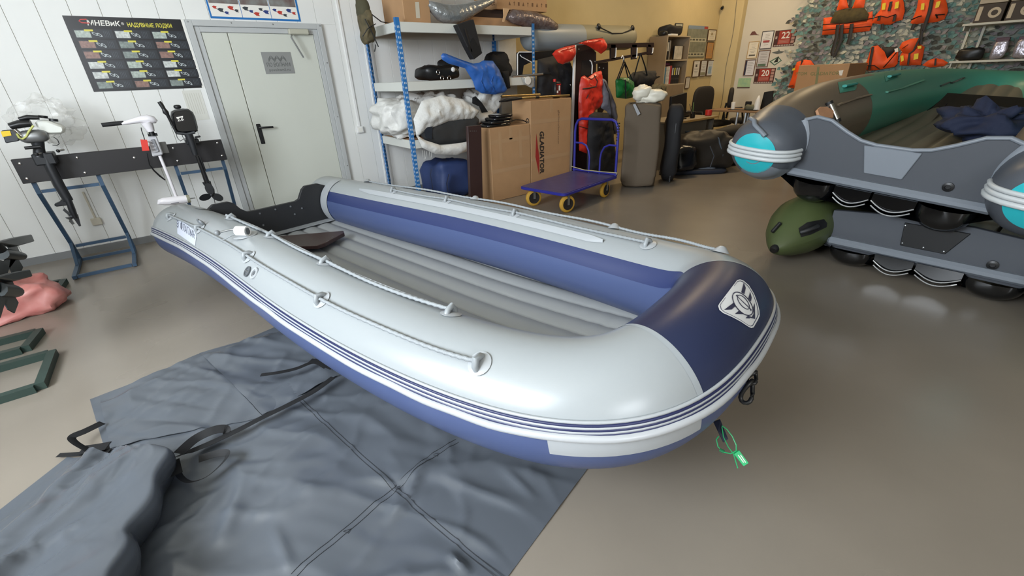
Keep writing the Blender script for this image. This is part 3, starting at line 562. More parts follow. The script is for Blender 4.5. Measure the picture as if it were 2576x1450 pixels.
one('tube', [SP(*q) for q in ((1816, 1072), (1828, 1080), (1842, 1098), (1852, 1120), (1852, 1135), (1838, 1142), (1820, 1138), (1806, 1124), (1802, 1106), (1808, 1098))], .0022, 6).build('cord', M_GRN, t); one('tube', [SP(*q) for q in ((1816, 1075), (1820, 1100), (1832, 1125), (1845, 1142), (1856, 1179))], .0018, 6).build('cord', M_GRN, t)
MB().prism([SP(1846, 1143), SP(1860, 1134), SP(1884, 1166), (SP(1871, 1174))], V(_R[2])*.006, .001).build('plate', M_GRN, t); MB().tube([SP(1810, 1132), SP(1822, 1138)], .006, 8).build('lock', mat('dark_green', '#1b7a4c', .4), t)
mb = MB()
for k in range(2): mb.prism([SP(1856+6*k, 1146+0*k, -.002), SP(1858+6*k, 1145-0*k, -.002), SP(1872+5*k, 1164, -.002), SP(1870+5*k, 1165, -.002)], V(_R[2])*.001)
mb.build('print', PAP, t); t.children[-1]['kind'] = 'stuff'
# seat board lying on the boat floor
pl = [OZ(u, v, .305) for u, v in ((705, 594), (864, 580.5), (866, 586), (817, 612), (798, 618), (690, 622))]
tag(one('prism', pl, (0, 0, -.032), .004).build('seat_board', mat('dark_brown_board', '#3a2624', .35, bump=.03, bs=60)), 'dark brown seat board lying on the ribbed boat floor by the transom', 'board')
sbd = bpy.data.objects['seat_board']
for q in ((836, 597), (824, 607)): one('obox', OZ(*q, .306), (OZ(846, 592, .3)-OZ(822, 606, .3)).normalized()*.03, (OZ(840, 600, .3)-OZ(836, 592, .3)).normalized()*.004, (0, 0, .002)).build('metal_mark', STL, sbd)
for q in ((835, 600), (720, 606)): c = OZ(*q, .26); one('box', (c.x-.03, c.y-.03, .235), (c.x+.03, c.y+.03, .274), .004).build('mounting_block', BLK, sbd)
# ================================================================ grey tarpaulin bag spread on the floor
M_TARP = mat('grey_tarpaulin', '#555a61', .26, spec=.5, bump=.02, bs=90, dist=.002, var=.03, vs=3); M_TARU = mat('tarpaulin_back', '#3a3d41', .6); M_WEB = mat('black_webbing', '#0c0d10', .75, bump=.2, bs=250, dist=.001)
def hfield(x, y):                            # soft folds of the sheet
    p = V((x, y, 0)); q = V((x*.8+y*.6, -x*.6+y*.8, 0)); h = .022*(NZ.noise(q*2.6+V((3, 1, 0)))+.4)+.011*max(0, 1-abs(NZ.noise(V((q.x*6.5, q.y*2.2, 1.7)))*2.6))**1.5+.009*max(0, 1-abs(NZ.noise(V((q.x*3+q.y*2, q.y*8, 4.7)))*3))**2+.006*NZ.noise(V((q.x*14, q.y*6, 4.)))
    c = OZ(1000, 1225); dx, dy = x-c.x, y-c.y; d = math.hypot(dx, dy); h += .012*math.exp(-((d-.06)/.11)**2)*max(0, sin(3*math.atan2(dy, dx)+1.1+5*d))**2
    for (a, b), (e, f), wd, ht in (((1070, 1160), (1010, 1275), .018, .02), ((720, 1240), (860, 1245), .03, .015), ((930, 1330), (1090, 1235), .014, .014), ((1260, 1180), (1350, 1260), .02, .014), ((850, 1060), (700, 1180), .03, .014), ((620, 1200), (560, 1380), .03, .02), ((1130, 1400), (1180, 1450), .016, .025), ((690, 1330), (740, 1450), .02, .015)):
        A, B = OZ(a, b), OZ(e, f); u = B-A; L = u.length; u = u/L; s_ = (x-A.x)*u.x+(y-A.y)*u.y; t_ = -(x-A.x)*u.y+(y-A.y)*u.x; k = max(0, 1-abs(s_/L-.5)*2)**.6 if 0 < s_ < L else 0; h += ht*k*math.exp(-(t_/wd)**2)
    return max(.003, h*.95)
def patch(c00, c10, c11, c01, n, m, zf, bow=None):
    c00, c10, c11, c01 = [V((a[0], a[1], 0)) for a in (c00, c10, c11, c01)]; rows = []
    for i in range(n+1):
        b = i/n; row = []
        for k in range(m+1):
            a = k/m; p = (c00*(1-a)+c10*a)*(1-b)+(c01*(1-a)+c11*a)*b
            if bow: p = p+V(bow(a, b))
            row.append(V((p.x, p.y, zf(p.x, p.y, a, b))))
        rows.append(row)
    return rows
tarp = thing('tarpaulin_bag', 'grey tarpaulin boat bag spread out on the floor under the big boat', 'tarpaulin', (0, 1.8, 0))
A, R_ = V((-.66, 2.87, 0)), OZ(1490, 1165); Q_ = R_+(OZ(1280, 1450)-R_)*2.45
def edge_keep(x, y, a, b): e = min(a, 1-a, b, 1-b)*12; return .003+(hfield(x, y)-.003)*min(1, .35+e)
MB().sheet(patch(A, (.92, 3.1), R_, Q_, 130, 130, edge_keep), .002, (0, 0, -1)).build('main_sheet', M_TARP, tarp, 60)
def zflap(x, y, a, b): return hfield(x, y)+.008+.035*math.exp(-((b-.18)/.14)**2)*(.4+.6*a)+.012*sin(a*7+b*3)*b+.006*NZ.noise(V((x*9, y*9, 2)))
MB().sheet(patch(OZ(500, 886, .02), (.62, 2.68), OZ(868, 935, .02), OZ(660, 1044, .02), 46, 50, zflap, lambda a, b: (0, .07*sin(pi*a)*(1-b), 0)), .002, (0, 0, -1)).build('folded_flap', M_TARP, tarp, 60)
# raised heap of folds in the near left corner
def heap():
    rows = []
    r0, r1 = OZ(412, 1130, .13), OZ(235, 1480, .24); l0, l1 = OZ(170, 1152, .0), V((-1.35, 1.75, 0))
    for i in range(61):
        b = i/60; rp = r0.lerp(r1, b)+V((.018*sin(b*8)+.012*sin(b*19), .01*sin(b*11), .02*sin(b*6+1))); lp = l0.lerp(l1, b); row = []; d = (rp-lp); d.z = 0; dn = d.normalized()
        for k in range(91):
            a = k/90
            if a < .7:
                f = a/.7; p = lp.lerp(rp, f); z = rp.z*sin(f*pi/2)**2.4+.07*sin(f*pi)*math.exp(-((f-.3-.25*b)/.1)**2)+.05*math.exp(-((f-.75+.2*b)/.05)**2)*b+.03*(NZ.noise(V((f*3.5, b*2, .3)))+.3)*sin(pi*f)+.016*max(0, 1-abs(2.2*NZ.noise(V((f*5+b*4, b*2.5, 7)))))**1.5*sin(pi*f)+.006*max(0, 1-abs(3*NZ.noise(V((f*9-b*3, b*7, 2)))))**2*sin(pi*f)
            else:
                f = min(1, (a-.7)/.3); p = rp+dn*(.05*sin(f*pi*.7)-.06*f*f); z = rp.z*cos(f*pi/2)**.8
            p.z = max(.004+.002*f, z); row.append(p)
        rows.append(row)
    return rows
MB().sheet(heap(), .002, (0, 0, -1)).build('heaped_end', M_TARP, tarp, 60)
fl = [OZ(318, 1128, .13), OZ(345, 1137, .14), OZ(332, 1255, .15), OZ(316, 1292, .13)]; one('prism', fl, (.0, .004, -.004)).build('turned_edge', M_TARU, tarp)
# second flap with the handle at the far left
zl = lambda x, y, a, b: hfield(x, y)*.5+.012+.01*sin(b*5)+.006*NZ.noise(V((x*8, y*8, 5)))
MB().sheet(patch(OZ(252, 1003, .01), OZ(505, 888, .01), OZ(660, 1045, .02), OZ(280, 1135, .01), 40, 44, lambda x, y, a, b: hfield(x, y)+.004+.010*abs(sin(9*(a-b)+.4))*max(0, 1-abs(a+b-1.15)*1.4)), .002, (0, 0, -1)).build('side_sheet', M_TARP, tarp, 60)
def strap(pxs, z, w=.022, stand=0, name='strap'):
    w *= 1.35; stand *= .6
    P = [OZ(u, v, z if not isinstance(z, (list, tuple)) else z[i]) for i, (u, v) in enumerate(pxs)]; Q = []
    for i in range(len(P)-1):
        p0, p1, p2, p3 = P[max(i-1, 0)], P[i], P[i+1], P[min(i+2, len(P)-1)]
        for k in range(6): t_ = k/6; Q.append(.5*((2*p1)+(p2-p0)*t_+(2*p0-5*p1+4*p2-p3)*t_*t_+(3*p1-p0-3*p2+p3)*t_**3))
    Q.append(P[-1]); rows = []
    for i, p in enumerate(Q):
        t_ = (Q[min(i+1, len(Q)-1)]-Q[max(i-1, 0)]).normalized(); sd = t_.cross(V((0, 0, 1))).normalized()*(1-stand)+V((0, 0, 1))*stand; sd.normalize(); rows.append([p-sd*w/2, p+sd*w/2])
    return MB().sheet(rows, .0025, (0.0, -.5, .8)).build(name, M_WEB, tarp, 60)
strap([(656, 944), (700, 938), (745, 928), (790, 912), (820, 925)], .075, .02); strap([(780, 908), (805, 912), (838, 926)], .085, .03)
strap([(838, 950), (790, 985), (720, 1022), (662, 1050), (600, 1082), (530, 1115), (470, 1140), (440, 1152)], [.05, .05, .05, .05, .045, .045, .06, .12], .024)
strap([(572, 1092), (565, 1080), (535, 1084), (490, 1106), (450, 1142)], [.04, .06, .07, .07, .09], .03, .55); strap([(440, 1168), (452, 1198), (478, 1213), (520, 1200), (560, 1165), (572, 1142), (545, 1142), (500, 1156)], [.06, .04, .04, .04, .05, .05, .045, .04], .022, .7); strap([(437, 1160), (445, 1195)], .07, .03)
strap([(258, 1064), (215, 1085), (182, 1100), (190, 1115), (225, 1135)], [.03, .05, .06, .05, .02], .022, .6); strap([(272, 1122), (240, 1128), (205, 1133)], .022, .04); strap([(276, 1136), (215, 1142), (146, 1146)], .012, .018)
M_STI = mat('dark_thread', '#2e3136', .8)
def stitch(pxs, off):
    P = []
    for (a, b), (c, d) in zip(pxs, pxs[1:]):
        for k in range(24): f = k/24; P.append(OZ(a+(c-a)*f, b+(d-b)*f, .012))
    out = []
    for i, p in enumerate(P):
        t_ = (P[min(i+1, len(P)-1)]-P[max(i-1, 0)]); t_.z = 0; sd = t_.cross(V((0, 0, 1))).normalized(); q = p+sd*off; q.z = hfield(q.x, q.y)+.0012; out.append(q)
    one('tube', out, .0011, 4).build('stitching', M_STI, tarp)
for o_ in (0, .016): stitch([(760, 1005), (870, 1108), (1000, 1228), (1130, 1340), (1262, 1450), (1290, 1475)], o_)
for o_ in (-.01, .012): stitch([(1150, 1108), (1090, 1148), (1000, 1225), (930, 1280), (870, 1335), (800, 1395), (735, 1455)], o_)
for u, v in ((1095, 1145), (1000, 1228), (873, 1335)): p = OZ(u, v, .012); p.z = hfield(p.x, p.y)+.0015; one('tube', [p+V((-.012, .006, 0)), p+V((.012, -.002, 0)), p+V((.0, -.014, 0)), p+V((-.012, .006, 0))], .0011, 4).build('stitching', M_STI, tarp)
# ================================================================ motor stand by the wall
M_BLU = mat('blue_grey_steel', '#3d5670', .45, .2, var=.1, vs=12); M_BRD = mat('black_board', '#1e1c1e', .45, bump=.04, bs=40); BY = 5.40
st = thing('motor_stand', 'long black board on blue steel trestles carrying three small motors', 'stand', (-.2, 5.5, 0))
bl, br = -.925, .57
one('box', (bl, BY, .815), (br, BY+.04, 1.012), .003).build('board', M_BRD, st)
for u, v in ((50, 412), (68, 450), (194, 397), (214, 435), (436, 373), (447, 405), (547, 360), (559, 392), (338, 397)):
    p = OY(u, v, BY); one('lathe', [(.011, 0), (.010, .005), (.005, .008), (0, .008)], p, (0, -1, 0), 10).build('bolt', CHR, st, 40)
def bar(pts, name='tube_bar', r=.021): one('tube', pts, r, 4, up=(0, 0, 1)).build(name, M_BLU, st)
for x0, x1 in ((-.87, -.45), (.13, .53)):
    for x_ in (x0, x1): bar([(x_, BY+.06, .98), (x_, BY+.06, .72), (x_, 5.72, .16), (x_, 5.74, .022)], 'leg')
    bar([(x0+.02, BY+.06, .73), (x1-.02, BY+.06, .73)], 'cross_bar', .018); bar([(x0+.02, 5.725, .16), (x1-.02, 5.725, .16)], 'cross_bar', .018); bar([(x0, 5.74, .022), (x0, 5.15, .022)], 'foot_bar'); bar([(x1, 5.74, .022), (x1, 5.15, .022)], 'foot_bar')
    bar([(x0+.02, 5.72, .022), (x1-.02, 5.72, .022)], 'cross_bar', .018); bar([(x0+.02, 5.17, .022), (x1-.02, 5.17, .022)], 'cross_bar', .018)
    for x_ in (x0, x1): bar([(x_, 5.69, .2), (x_, 5.5, .03)], 'brace', .016)
def W(y): return lambda u, v, dy=0: OY(u, v, y+dy)
def tb(mb, pxs, r, Q, n=10, flat=1): return mb.tube([Q(*p) for p in pxs], r, n, flat=flat)
# --- petrol outboard on the left
Q = W(5.27); p0 = Q(110, 400); mo = thing('outboard_motor', 'bare petrol outboard motor with white tank and yellow label, left end of the black board', 'motor', (p0.x, 5.27, .4)); M_GM = mat('gunmetal', '#2b2d30', .4, .3); M_SIL = mat('cast_alloy', '#8b8d8e', .4, .7)
tb(MB(), [(112, 385), (126, 420), (150, 468), (172, 505)], [.03, .034, .036, .034], Q, 10).build('leg', M_GM, mo, 60)
tb(MB(), [(170, 498), (182, 530), (190, 548)], [.036, .04, .03], Q, 10, .6).build('gearcase', M_GM, mo, 60); one('prism', [Q(178, 540), Q(196, 540), (Q(204, 569)), Q(199, 570)], (0, .012, 0)).build('skeg', M_GM, mo)
one('prism', [Q(172, 500), Q(160, 493), Q(151, 508), (Q(135, 515)), Q(140, 521), Q(172, 517)], (0, .06, 0), .006).build('anti_cavitation_plate', M_GM, mo)
pr_ = tb(MB(), [(176, 546), (188, 543)], .02, Q, 10).build('propeller_hub', M_GM, mo, 40)
for a in (0, 2.1, 4.2): c = Q(178, 546); one('prism', [c+V((-.005, 0, 0)), c+V((-.03, -.04*cos(a)-.02*sin(a), .06*sin(a)+.01)), c+V((-.02, -.07*cos(a), .085*sin(a))), c+V((0, -.045*cos(a)+.02*sin(a), .05*sin(a)-.02))], (.004, 0, 0)).build('blade', M_SIL, pr_)
one('box', (p0.x-.06, 5.24, .96), (p0.x+.07, 5.398, 1.05), .008).build('clamp', M_GM, mo)
for u, v in ((92, 388), (146, 380)): c = Q(u, v, -.05); one('tube', [c, c+V((.035, .03, .004))], .007, 8).build('clamp_screw', STL, mo); MB().sphere(c, .013, 8, 6).build('screw_knob', BLK, mo, 180)
tb(MB(), [(100, 395), (98, 372), (92, 350)], [.04, .035, .045], Q, 10).build('swivel', M_GM, mo, 50); tb(MB(), [(62, 373), (102, 369)], .012, W(5.2), 8).build('tiller', BLK, mo, 50)
MB().sphere(Q(85, 343), (.09, .07, .05), 14, 8, .7).build('engine_block', M_SIL, mo, 180)
tb(MB(), [(26, 318), (50, 312), (78, 310)], [.045, .055, .05], Q, 12, .55).build('flywheel_cover', BLK, mo, 60); tb(MB(), [(48, 300), (70, 295), (98, 296)], [.02, .028, .025], Q, 10, .7).build('recoil_starter', BLK, mo, 60)
one('prism', [Q(2, 329), Q(25, 327), Q(45, 330), (Q(48, 355)), Q(14, 361)], (0, .09, 0), .006).build('air_box', mat('charcoal', '#3a3d42', .5), mo); one('prism', [Q(1, 331, -.004), Q(25, 329, -.004), Q(29, 341, -.004), Q(7, 345, -.004)], (0, .003, 0)).build('yellow_label', mat('warning_yellow', '#e8c414', .4), mo)
tb(MB(), [(42, 336), (48, 347), (57, 350), (66, 344), (72, 332), (84, 316)], .007, W(5.2), 8).build('fuel_hose', mat('fuel_hose', '#b9bc6a', .4), mo, 60); tb(MB(), [(36, 326), (44, 332), (52, 341), (56, 343)], .014, W(5.22), 8).build('exhaust_pipe', CHR, mo, 60)
one('prism', [Q(85, 304), Q(118, 303), (Q(160, 318)), Q(164, 330), Q(158, 338), Q(106, 339), Q(98, 331)], (0, .13, 0), .016).build('fuel_tank', mat('milky_plastic', '#dfe1da', .3), mo, 40)
for u, v in ((109, 292), (135, 300)): tb(MB(), [(u, v+5), (u-1, v-1)], .028, W(5.33), 14).build('cap', BLK, mo, 40)
tb(MB(), [(135, 345), (145, 352), (149, 362), (142, 367), (132, 365)], .003, Q, 6).build('cable', BLK, mo); tb(MB(), [(62, 352), (85, 356), (105, 352)], .012, Q, 8).build('bracket', M_SIL, mo, 60)
# clear plastic bag pulled back behind it
M_CLR = mat('clear_film', '#f2f2ee', .12, alpha=.28, spec=.8, bump=.9, bs=14, dist=.02); c = W(5.5)(105, 300)
mb = sack(c+V((.02, .1, -.02)), (.24, .11, .19), .9, .09, 8, 3, 44, 26, fine=.6); tag(mb.build('plastic_bag', M_CLR, smooth=35), 'crumpled clear plastic bag pulled behind the petrol motor', 'plastic bag')
# --- white electric trolling motor
Q = W(5.26); mo = thing('trolling_motor', 'white electric trolling motor with black tiller grip and red tag', 'motor', (Q(420, 430).x, 5.26, .45)); M_WM = mat('white_gloss', '#e9e6ea', .25, coat=.4); M_WG = mat('pale_grey_cast', '#c4c4c8', .35)
tb(MB(), [(256, 315), (282, 312), (312, 309)], [.017, .018, .017], Q, 14).build('tiller_grip', mat('black_rubber', '#1c1c1e', .7, bump=.3, bs=200, dist=.002), mo, 50)
tb(MB(), [(306, 311), (330, 306), (352, 301), (372, 299), (386, 302), (394, 307)], [.018, .026, .036, .045, .04, .02], Q, 14, .8).build('head', M_WM, mo, 50); tb(MB(), [(368, 308), (376, 322), (380, 331)], [.045, .036, .028], Q, 12).build('neck', M_WM, mo, 50)
tb(MB(), [(379, 329), (384, 341)], .022, Q, 14).build('collar', BLK, mo, 40); tb(MB(), [(372, 340), (396, 338)], .012, Q, 8).build('collar_ring', BLK, mo, 40)
one('prism', [Q(371, 345), Q(394, 342), Q(411, 389), (Q(384, 395))], (0, .07, 0), .008).build('mount', M_WG, mo, 30); one('prism', [Q(379, 352, -.012), Q(388, 350, -.012), Q(401, 381, -.012), Q(392, 384, -.012)], (0, .012, 0), .003).build('mount_window', mat('dull_alloy', '#8e9096', .4, .4), mo)
for k in range(4): one('box', tuple(Q(376+5*k, 357+8*k, -.02)-V((.02, .0, .004))), tuple(Q(376+5*k, 357+8*k, -.02)+V((.02, .03, .004)))).build('clamp_rib', M_WG, mo)
one('box', (Q(402, 375).x, BY-.012, Q(402, 391).z), (Q(424, 375).x, BY-.001, Q(402, 361).z), .002).build('backing_plate', mat('grey_plate', '#8d8d8b', .5), mo)
tb(MB(), [(402, 392), (424, 445), (444, 497)], .0135, Q, 14).build('shaft', M_WM, mo, 50)
tb(MB(), [(397, 514), (402, 509), (412, 507), (430, 506), (470, 501)], [.006, .026, .036, .04, .04], Q, 18).build('motor_pod', M_WM, mo, 50); tb(MB(), [(470, 501), (478, 500)], [.04, .036], Q, 18).build('pod_cap', mat('olive_grey', '#9b9a86', .5), mo, 40); tb(MB(), [(478, 500), (491, 498)], .006, Q, 8).build('propeller_pin', STL, mo)
one('obox', Q(440, 511, -.042), (Q(452, 509)-Q(430, 512))*.9, (0, .001, 0), (0, 0, .006)).build('pod_print', mat('grey_ink', '#6f7076', .6), mo)
tb(MB(), [(355, 321), (356, 328), (362, 345), (366, 360)], .004, Q, 6).build('power_cable', BLK, mo); one('prism', [W(5.2)(353, 351), W(5.2)(370, 352), W(5.2)(376, 379), W(5.2)(358, 380)], (0, .004, 0)).build('red_tag', mat('tag_red', '#d8382c', .45), mo)
tb(MB(), [(370, 385), (376, 415), (388, 430), (402, 443), (415, 453)], [.006, .008, .014, .016, .012], W(5.3), 8, .5).build('cable_plug', BLK, mo, 60)
# --- small black outboard marked 2.6
Q = W(5.2); mo = thing('outboard_motor', 'small black outboard motor marked 2.6 with its propeller showing', 'motor', (Q(480, 400).x, 5.25, .45)); M_BG = mat('black_gloss', '#141518', .18, coat=.5)
one('prism', [Q(428, 287), Q(436, 277), Q(468, 273), (Q(480, 276)), Q(490, 288), Q(500, 326), Q(497, 334), Q(460, 337), Q(444, 334), Q(438, 325)], (0, .17, 0), .02).build('cowling', M_BG, mo, 40)
MB().sphere(Q(446, 269, .08), (.03, .04, .018), 10, 6, .7).build('fuel_cap', BLK, mo, 180); one('prism', [Q(440, 292, -.002), Q(462, 288, -.002), Q(467, 305, -.002), Q(445, 309, -.002)], (0, .004, 0)).build('badge', mat('badge_black', '#1d191c', .3), mo)
xd = Q(467, 304)-Q(445, 308); text('2.6', Q(447, 305.5, -.004), xd, Q(441, 292)-Q(445, 308), .036, PAP, mo, bold=.001, width=xd.length*.7); one('obox', Q(452, 295, -.004), xd*.75, (0, .001, 0), (Q(441, 292)-Q(445, 308))*.2).build('badge_print', PAP, mo)
tb(MB(), [(400, 256), (406, 264), (412, 274)], [.016, .018, .016], Q, 10).build('tiller_grip', BLK, mo, 50); tb(MB(), [(412, 274), (417, 283), (422, 290), (434, 315), (446, 338)], [.016, .024, .014, .011, .011], Q, 10).build('tiller_arm', BLK, mo, 50)
tb(MB(), [(445, 335), (470, 338), (490, 333)], .02, Q, 8, .6).build('lower_pan', mat('grey_pan', '#55585c', .4, .4), mo, 50); tb(MB(), [(441, 330), (446, 347), (454, 355), (462, 350), (458, 340)], .003, Q, 6).build('cable', BLK, mo)
tb(MB(), [(474, 338), (482, 358), (492, 390)], [.035, .032, .024], Q, 10).build('swivel', M_GM, mo, 50); one('box', tuple(Q(470, 365, .03)), tuple(Q(494, 345, .198)), .008).build('clamp', M_GM, mo); tb(MB(), [(490, 346), (504, 343)], .008, Q, 8).build('clamp_screw', BLK, mo, 50)
tb(MB(), [(496, 392), (508, 424), (522, 462)], [.017, .02, .024], Q, 10).build('leg', M_BG, mo, 50); tb(MB(), [(503, 396), (516, 430)], .01, Q, 8).build('water_tube', M_GM, mo, 50); one('prism', [Q(509, 460), Q(530, 456), Q(533, 466), (Q(514, 468))], (0, .04, 0), .003).build('anti_cavitation_plate', M_GM, mo)
hb = tb(MB(), [(524, 462), (532, 478), (534, 488)], [.022, .026, .022], Q, 12).build('gearcase', M_GM, mo, 50); tb(MB(), [(536, 490), (541, 512)], .003, Q, 6).build('skeg', M_GM, mo)
c = Q(532, 491, -.03)
for k, (u, v) in enumerate(((527, 477), (518, 496), (546, 496))):
    e = Q(u, v, -.03); d = e-c; s_ = V((0, -1, 0)).cross(d.normalized()); mb = MB(); mb.add([c+d*(1.1+1.05*cos(a))+s_*.034*sin(a)+V((0, .012*sin(a), 0)) for a in [2*pi*j/14 for j in range(14)]], [tuple(range(14))]); mb.build('blade', M_GM if k else BLK, hb)
MB().sphere(c, .016, 10, 8).build('propeller_hub', M_GM, mo, 180)
# ================================================================ dark green motor trestles at the left edge
M_DG = mat('dark_green_steel', '#33453f', .5, .2, var=.12, vs=10)
def trestle(label, c1, c2, xl, z):          # c1, c2: the two corners of the base seen in the picture
    c1, c2 = OZ(*c1, .04), OZ(*c2, .04); t = thing('motor_trestle', label, 'stand', (c1.x-.5, (c1.y+c2.y)/2, 0), 'dark green motor trestles'); z0 = .022
    def b(p, q, nm): one('tube', [p, q], .03, 4).build(nm, M_DG, t)
    b((c1.x, c1.y, z0), (c2.x, c2.y, z0), 'base_bar'); b((xl, c1.y, z0), (c1.x-.02, c1.y, z0), 'base_bar'); b((xl, c2.y, z0), (c2.x-.02, c2.y, z0), 'base_bar'); b((xl, c1.y-.02, z0), (xl, c2.y+.02, z0), 'base_bar')
    for y_ in (c1.y-.03, c2.y+.03): one('tube', [(xl+.05, y_, .04), (xl+.2, y_, .95)], .028, 4).build('post', M_DG, t)
    one('box', (xl+.16, min(c1.y, c2.y)-.08, .85), (xl+.21, max(c1.y, c2.y)+.08, 1.05), .004).build('board', M_BRD, t); return t
trestle('dark green steel trestle nearest the camera at the left edge', (130, 882), (98, 966), -1.75, 0); trestle('dark green steel trestle standing behind the nearest one at the left edge', (98, 828), (62, 872), -2.0, 0)
trestle('dark steel trestle in the corner behind the pink bag', (160, 703), (130, 745), -2.05, 0)
def lower_unit(label, pr_c, ht):
    Q = lambda u, v, d=0: OX(u, v, -1.12+d+ht); t = thing('outboard_motor', label, 'motor', Q(*pr_c), 'dark outboard motors at the left edge'); u0, v0 = pr_c; M_ = mat('dark_green_motor', '#20292b', .35, .2)
    one('tube', [Q(u0-95, v0-95), Q(u0-50, v0-40), Q(u0-8, v0)], [.05, .045, .04], 10, flat=.6).build('leg', M_, t, 60)
    one('prism', [Q(u0-60, v0-30), Q(u0-2, v0-45), Q(u0+38, v0-52), (Q(u0+46, v0-34)), Q(u0+2, v0-22)], V((.05, 0, 0)), .006).build('anti_cavitation_plate', M_, t)
    hb = one('tube', [Q(u0-20, v0-6), Q(u0+18, v0-2), Q(u0+34, v0)], [.045, .042, .03], 12).build('propeller_hub', M_, t, 50)
    for a, b in (((8, 45), (28, 62)), ((-26, 60), (-8, 74)), ((4, -44), (18, -30))):
        one('prism', [Q(u0+4, v0-8), Q(u0+a[0]-10, v0+a[1]*.6), (Q(u0+a[0], v0+a[1])), Q(u0+b[0]-4, v0+b[1]-8), Q(u0+b[0]+6, v0+b[1]*.45), Q(u0+20, v0+4)], V((.006, 0, 0)), .001).build('blade', M_, hb)
    one('prism', [Q(u0-40, v0+8), Q(u0-12, v0+14), Q(u0-22, v0+55), Q(u0-34, v0+58)], V((.012, 0, 0))).build('skeg', M_, t)
    one('tube', [Q(u0-95, v0-95), Q(u0-95, v0-95)+V((-.3, 0, .32)), Q(u0-95, v0-95)+V((-.36, 0, .5))], [.05, .1, .14], 12).build('power_head', M_, t, 60); return t
lower_unit('dark outboard leg with tail fins, the upper one at the left edge', (22, 645), 0); lower_unit('dark outboard propeller in front of the pink bag at the left edge', (10, 735), .22)
c = OZ(45, 800, 0); mb = sack(V((c.x-.08, c.y+.14, .11)), (.34, .24, .13), .6, .08, 6, 5, 44, 26, flat=.002, fine=.45); tag(mb.build('pink_bag', mat('pink_film_bag', '#c46a66', .35, var=.15, vs=9, col2='#d89a92'), smooth=50), 'pink and red film wrapped bag on the floor below the motors', 'bag')
# ================================================================ the two boats stacked on the right
def boat_M(o, az, roll, pitch): return Matrix.Translation(V(o)) @ (Matrix.Rotation(az, 3, 'Z') @ Matrix.Rotation(-pitch, 3, 'Y') @ Matrix.Rotation(roll, 3, 'X')).to_4x4()   # local x forward, y to the left (+y), z up
M_SLT = mat('slate_pvc', '#52575f', .4, bump=.02, bs=30); M_BRN = mat('brown_grey_pvc', '#6b5f50', .4, bump=.02, bs=30); M_TEA = mat('teal_pvc', '#438c78', .38); M_TUR = mat('turquoise_disc', '#2bb3bd', .4); M_SLL = mat('light_slate_pvc', '#7b828b', .4)
M_PGR = mat('pale_grey_rail', '#c3c8ca', .35); M_GLB = mat('glossy_black_moulding', '#0d0e10', .08, coat=.6); M_TRG = mat('slate_transom', '#474b52', .6, bump=.04, bs=80)
def hull_skids(M, par, us, zt, zb, s0=-.02, L=3.0):
    for u in us:                              # rounded lobes of the moulded bottom
        mb = MB(M); rows = []
        for s_ in (0, .004, .012, .025, .045, .075, .11, .2, .5, 1.0, 1.5, 2.0, 2.5, 3.0):
            k = math.sqrt(max(0, 1-(max(0, .11-s_)/.11)**2)); rows.append([(s0-.06+s_, u+.155*k**.5*cos(a), zt-.02*(1-k)-(zt-zb)*max(.0, sin(a))**.7*k**.6+.25*max(0, (s_-1.8)/1.2)**2) for a in np.linspace(0, pi, 17)])
        mb.sheet(rows).build('hull_skid', M_GLB, par, 180)
def transom_face(M, par, prof, th, m): return one('prism', [M @ V((0, u, z)) for u, z in prof], M.to_3x3() @ V((th, 0, 0)), .003).build('transom', m, par)
# --- upper boat, grey with teal patches
MU = boat_M((4.02, .82, .58), RD(0), RD(4.3), RD(3)); RU = .26
ub = thing('inflatable_boat', 'slate grey inflatable boat with teal patches and turquoise end discs, on top of the stack', 'boat', (4.5, .8, .5))
HU = Hull([(-.1, .80, .24, RU), (.28, .80, .34, .31), (1.4, .80, .335, .315), (3.0, .74, .30, .31), (4.0, .46, .27, .285), (4.05, 0, .27, .27)], MU, [(.2, .02, -.012), (.195, .3, -.012), (.17, .6, -.01), (.12, .83, -.006), (.05, .96, 0)], 60)
KU = HU.K-1; ic = HU.ft(.30); id_ = HU.ft(.30, 1); ih = HU.ft(.43); ig = HU.ft(.43, 1)
for a, b in ((0, 8), (KU-8, KU)): HU.strip(a, b, -180, 180, 40).build('stern_cone', M_SLT, ub, 180)
for a, b in ((8, ic), (id_, KU-8)): HU.strip(a, b, -180, 180, 40).build('side_tube', M_BRN, ub, 180)
HU.strip(ic, id_, 100, 235, 24).build('bow_tube_inner', M_TEA, ub, 180); HU.strip(ih, ig, 20, 100, 12).build('bow_tube_upper', M_TEA, ub, 180)
for a, b in ((ic, ih), (ig, id_)): HU.strip(a, b, 20, 100, 12).build('tube_shoulder', M_BRN, ub, 180)
HU.strip(ic, id_, -125, 20, 20).build('bow_tube_lower', M_BRN, ub, 180)
BVU = HU.bvh(); _m = HU.strip(0, HU.K/2-2, -180, 180, 48); BVUL = BVHTree.FromPolygons([tuple(v) for v in _m.v], _m.f)
for k, (c, a) in enumerate((((0, .80), 1), ((0, -.80), -1))):
    sgn = a; i_ = .6 if a > 0 else KU-.6
    mb = MB(); ring = []
    lo, hi = (0, 2.05) if a > 0 else (KU-2.05, KU)
    q = HU.strip(lo, hi, -180, 180, 40, .006, .25); q.build('end_disc', M_TUR, ub, 180)
    for dz, rr in ((.034, .0145), (.004, .0155), (-.028, .017)):       # three ribs of the bumper round the end
        P = []
        for b in np.linspace(-1.0, 1.0, 25): ang = b*pi/2; ex = float(np.interp(abs(sin(ang)), [.02, .3, .6, .83, .96, 1], [.2, .195, .17, .12, .05, -.03])); P.append(MU @ V((-.1-ex-.012, a*.80+sin(ang)*(RU+.006), .235+dz)))
        one('tube', P, rr, 8).build('bumper_rib', M_PGR, ub, 60)
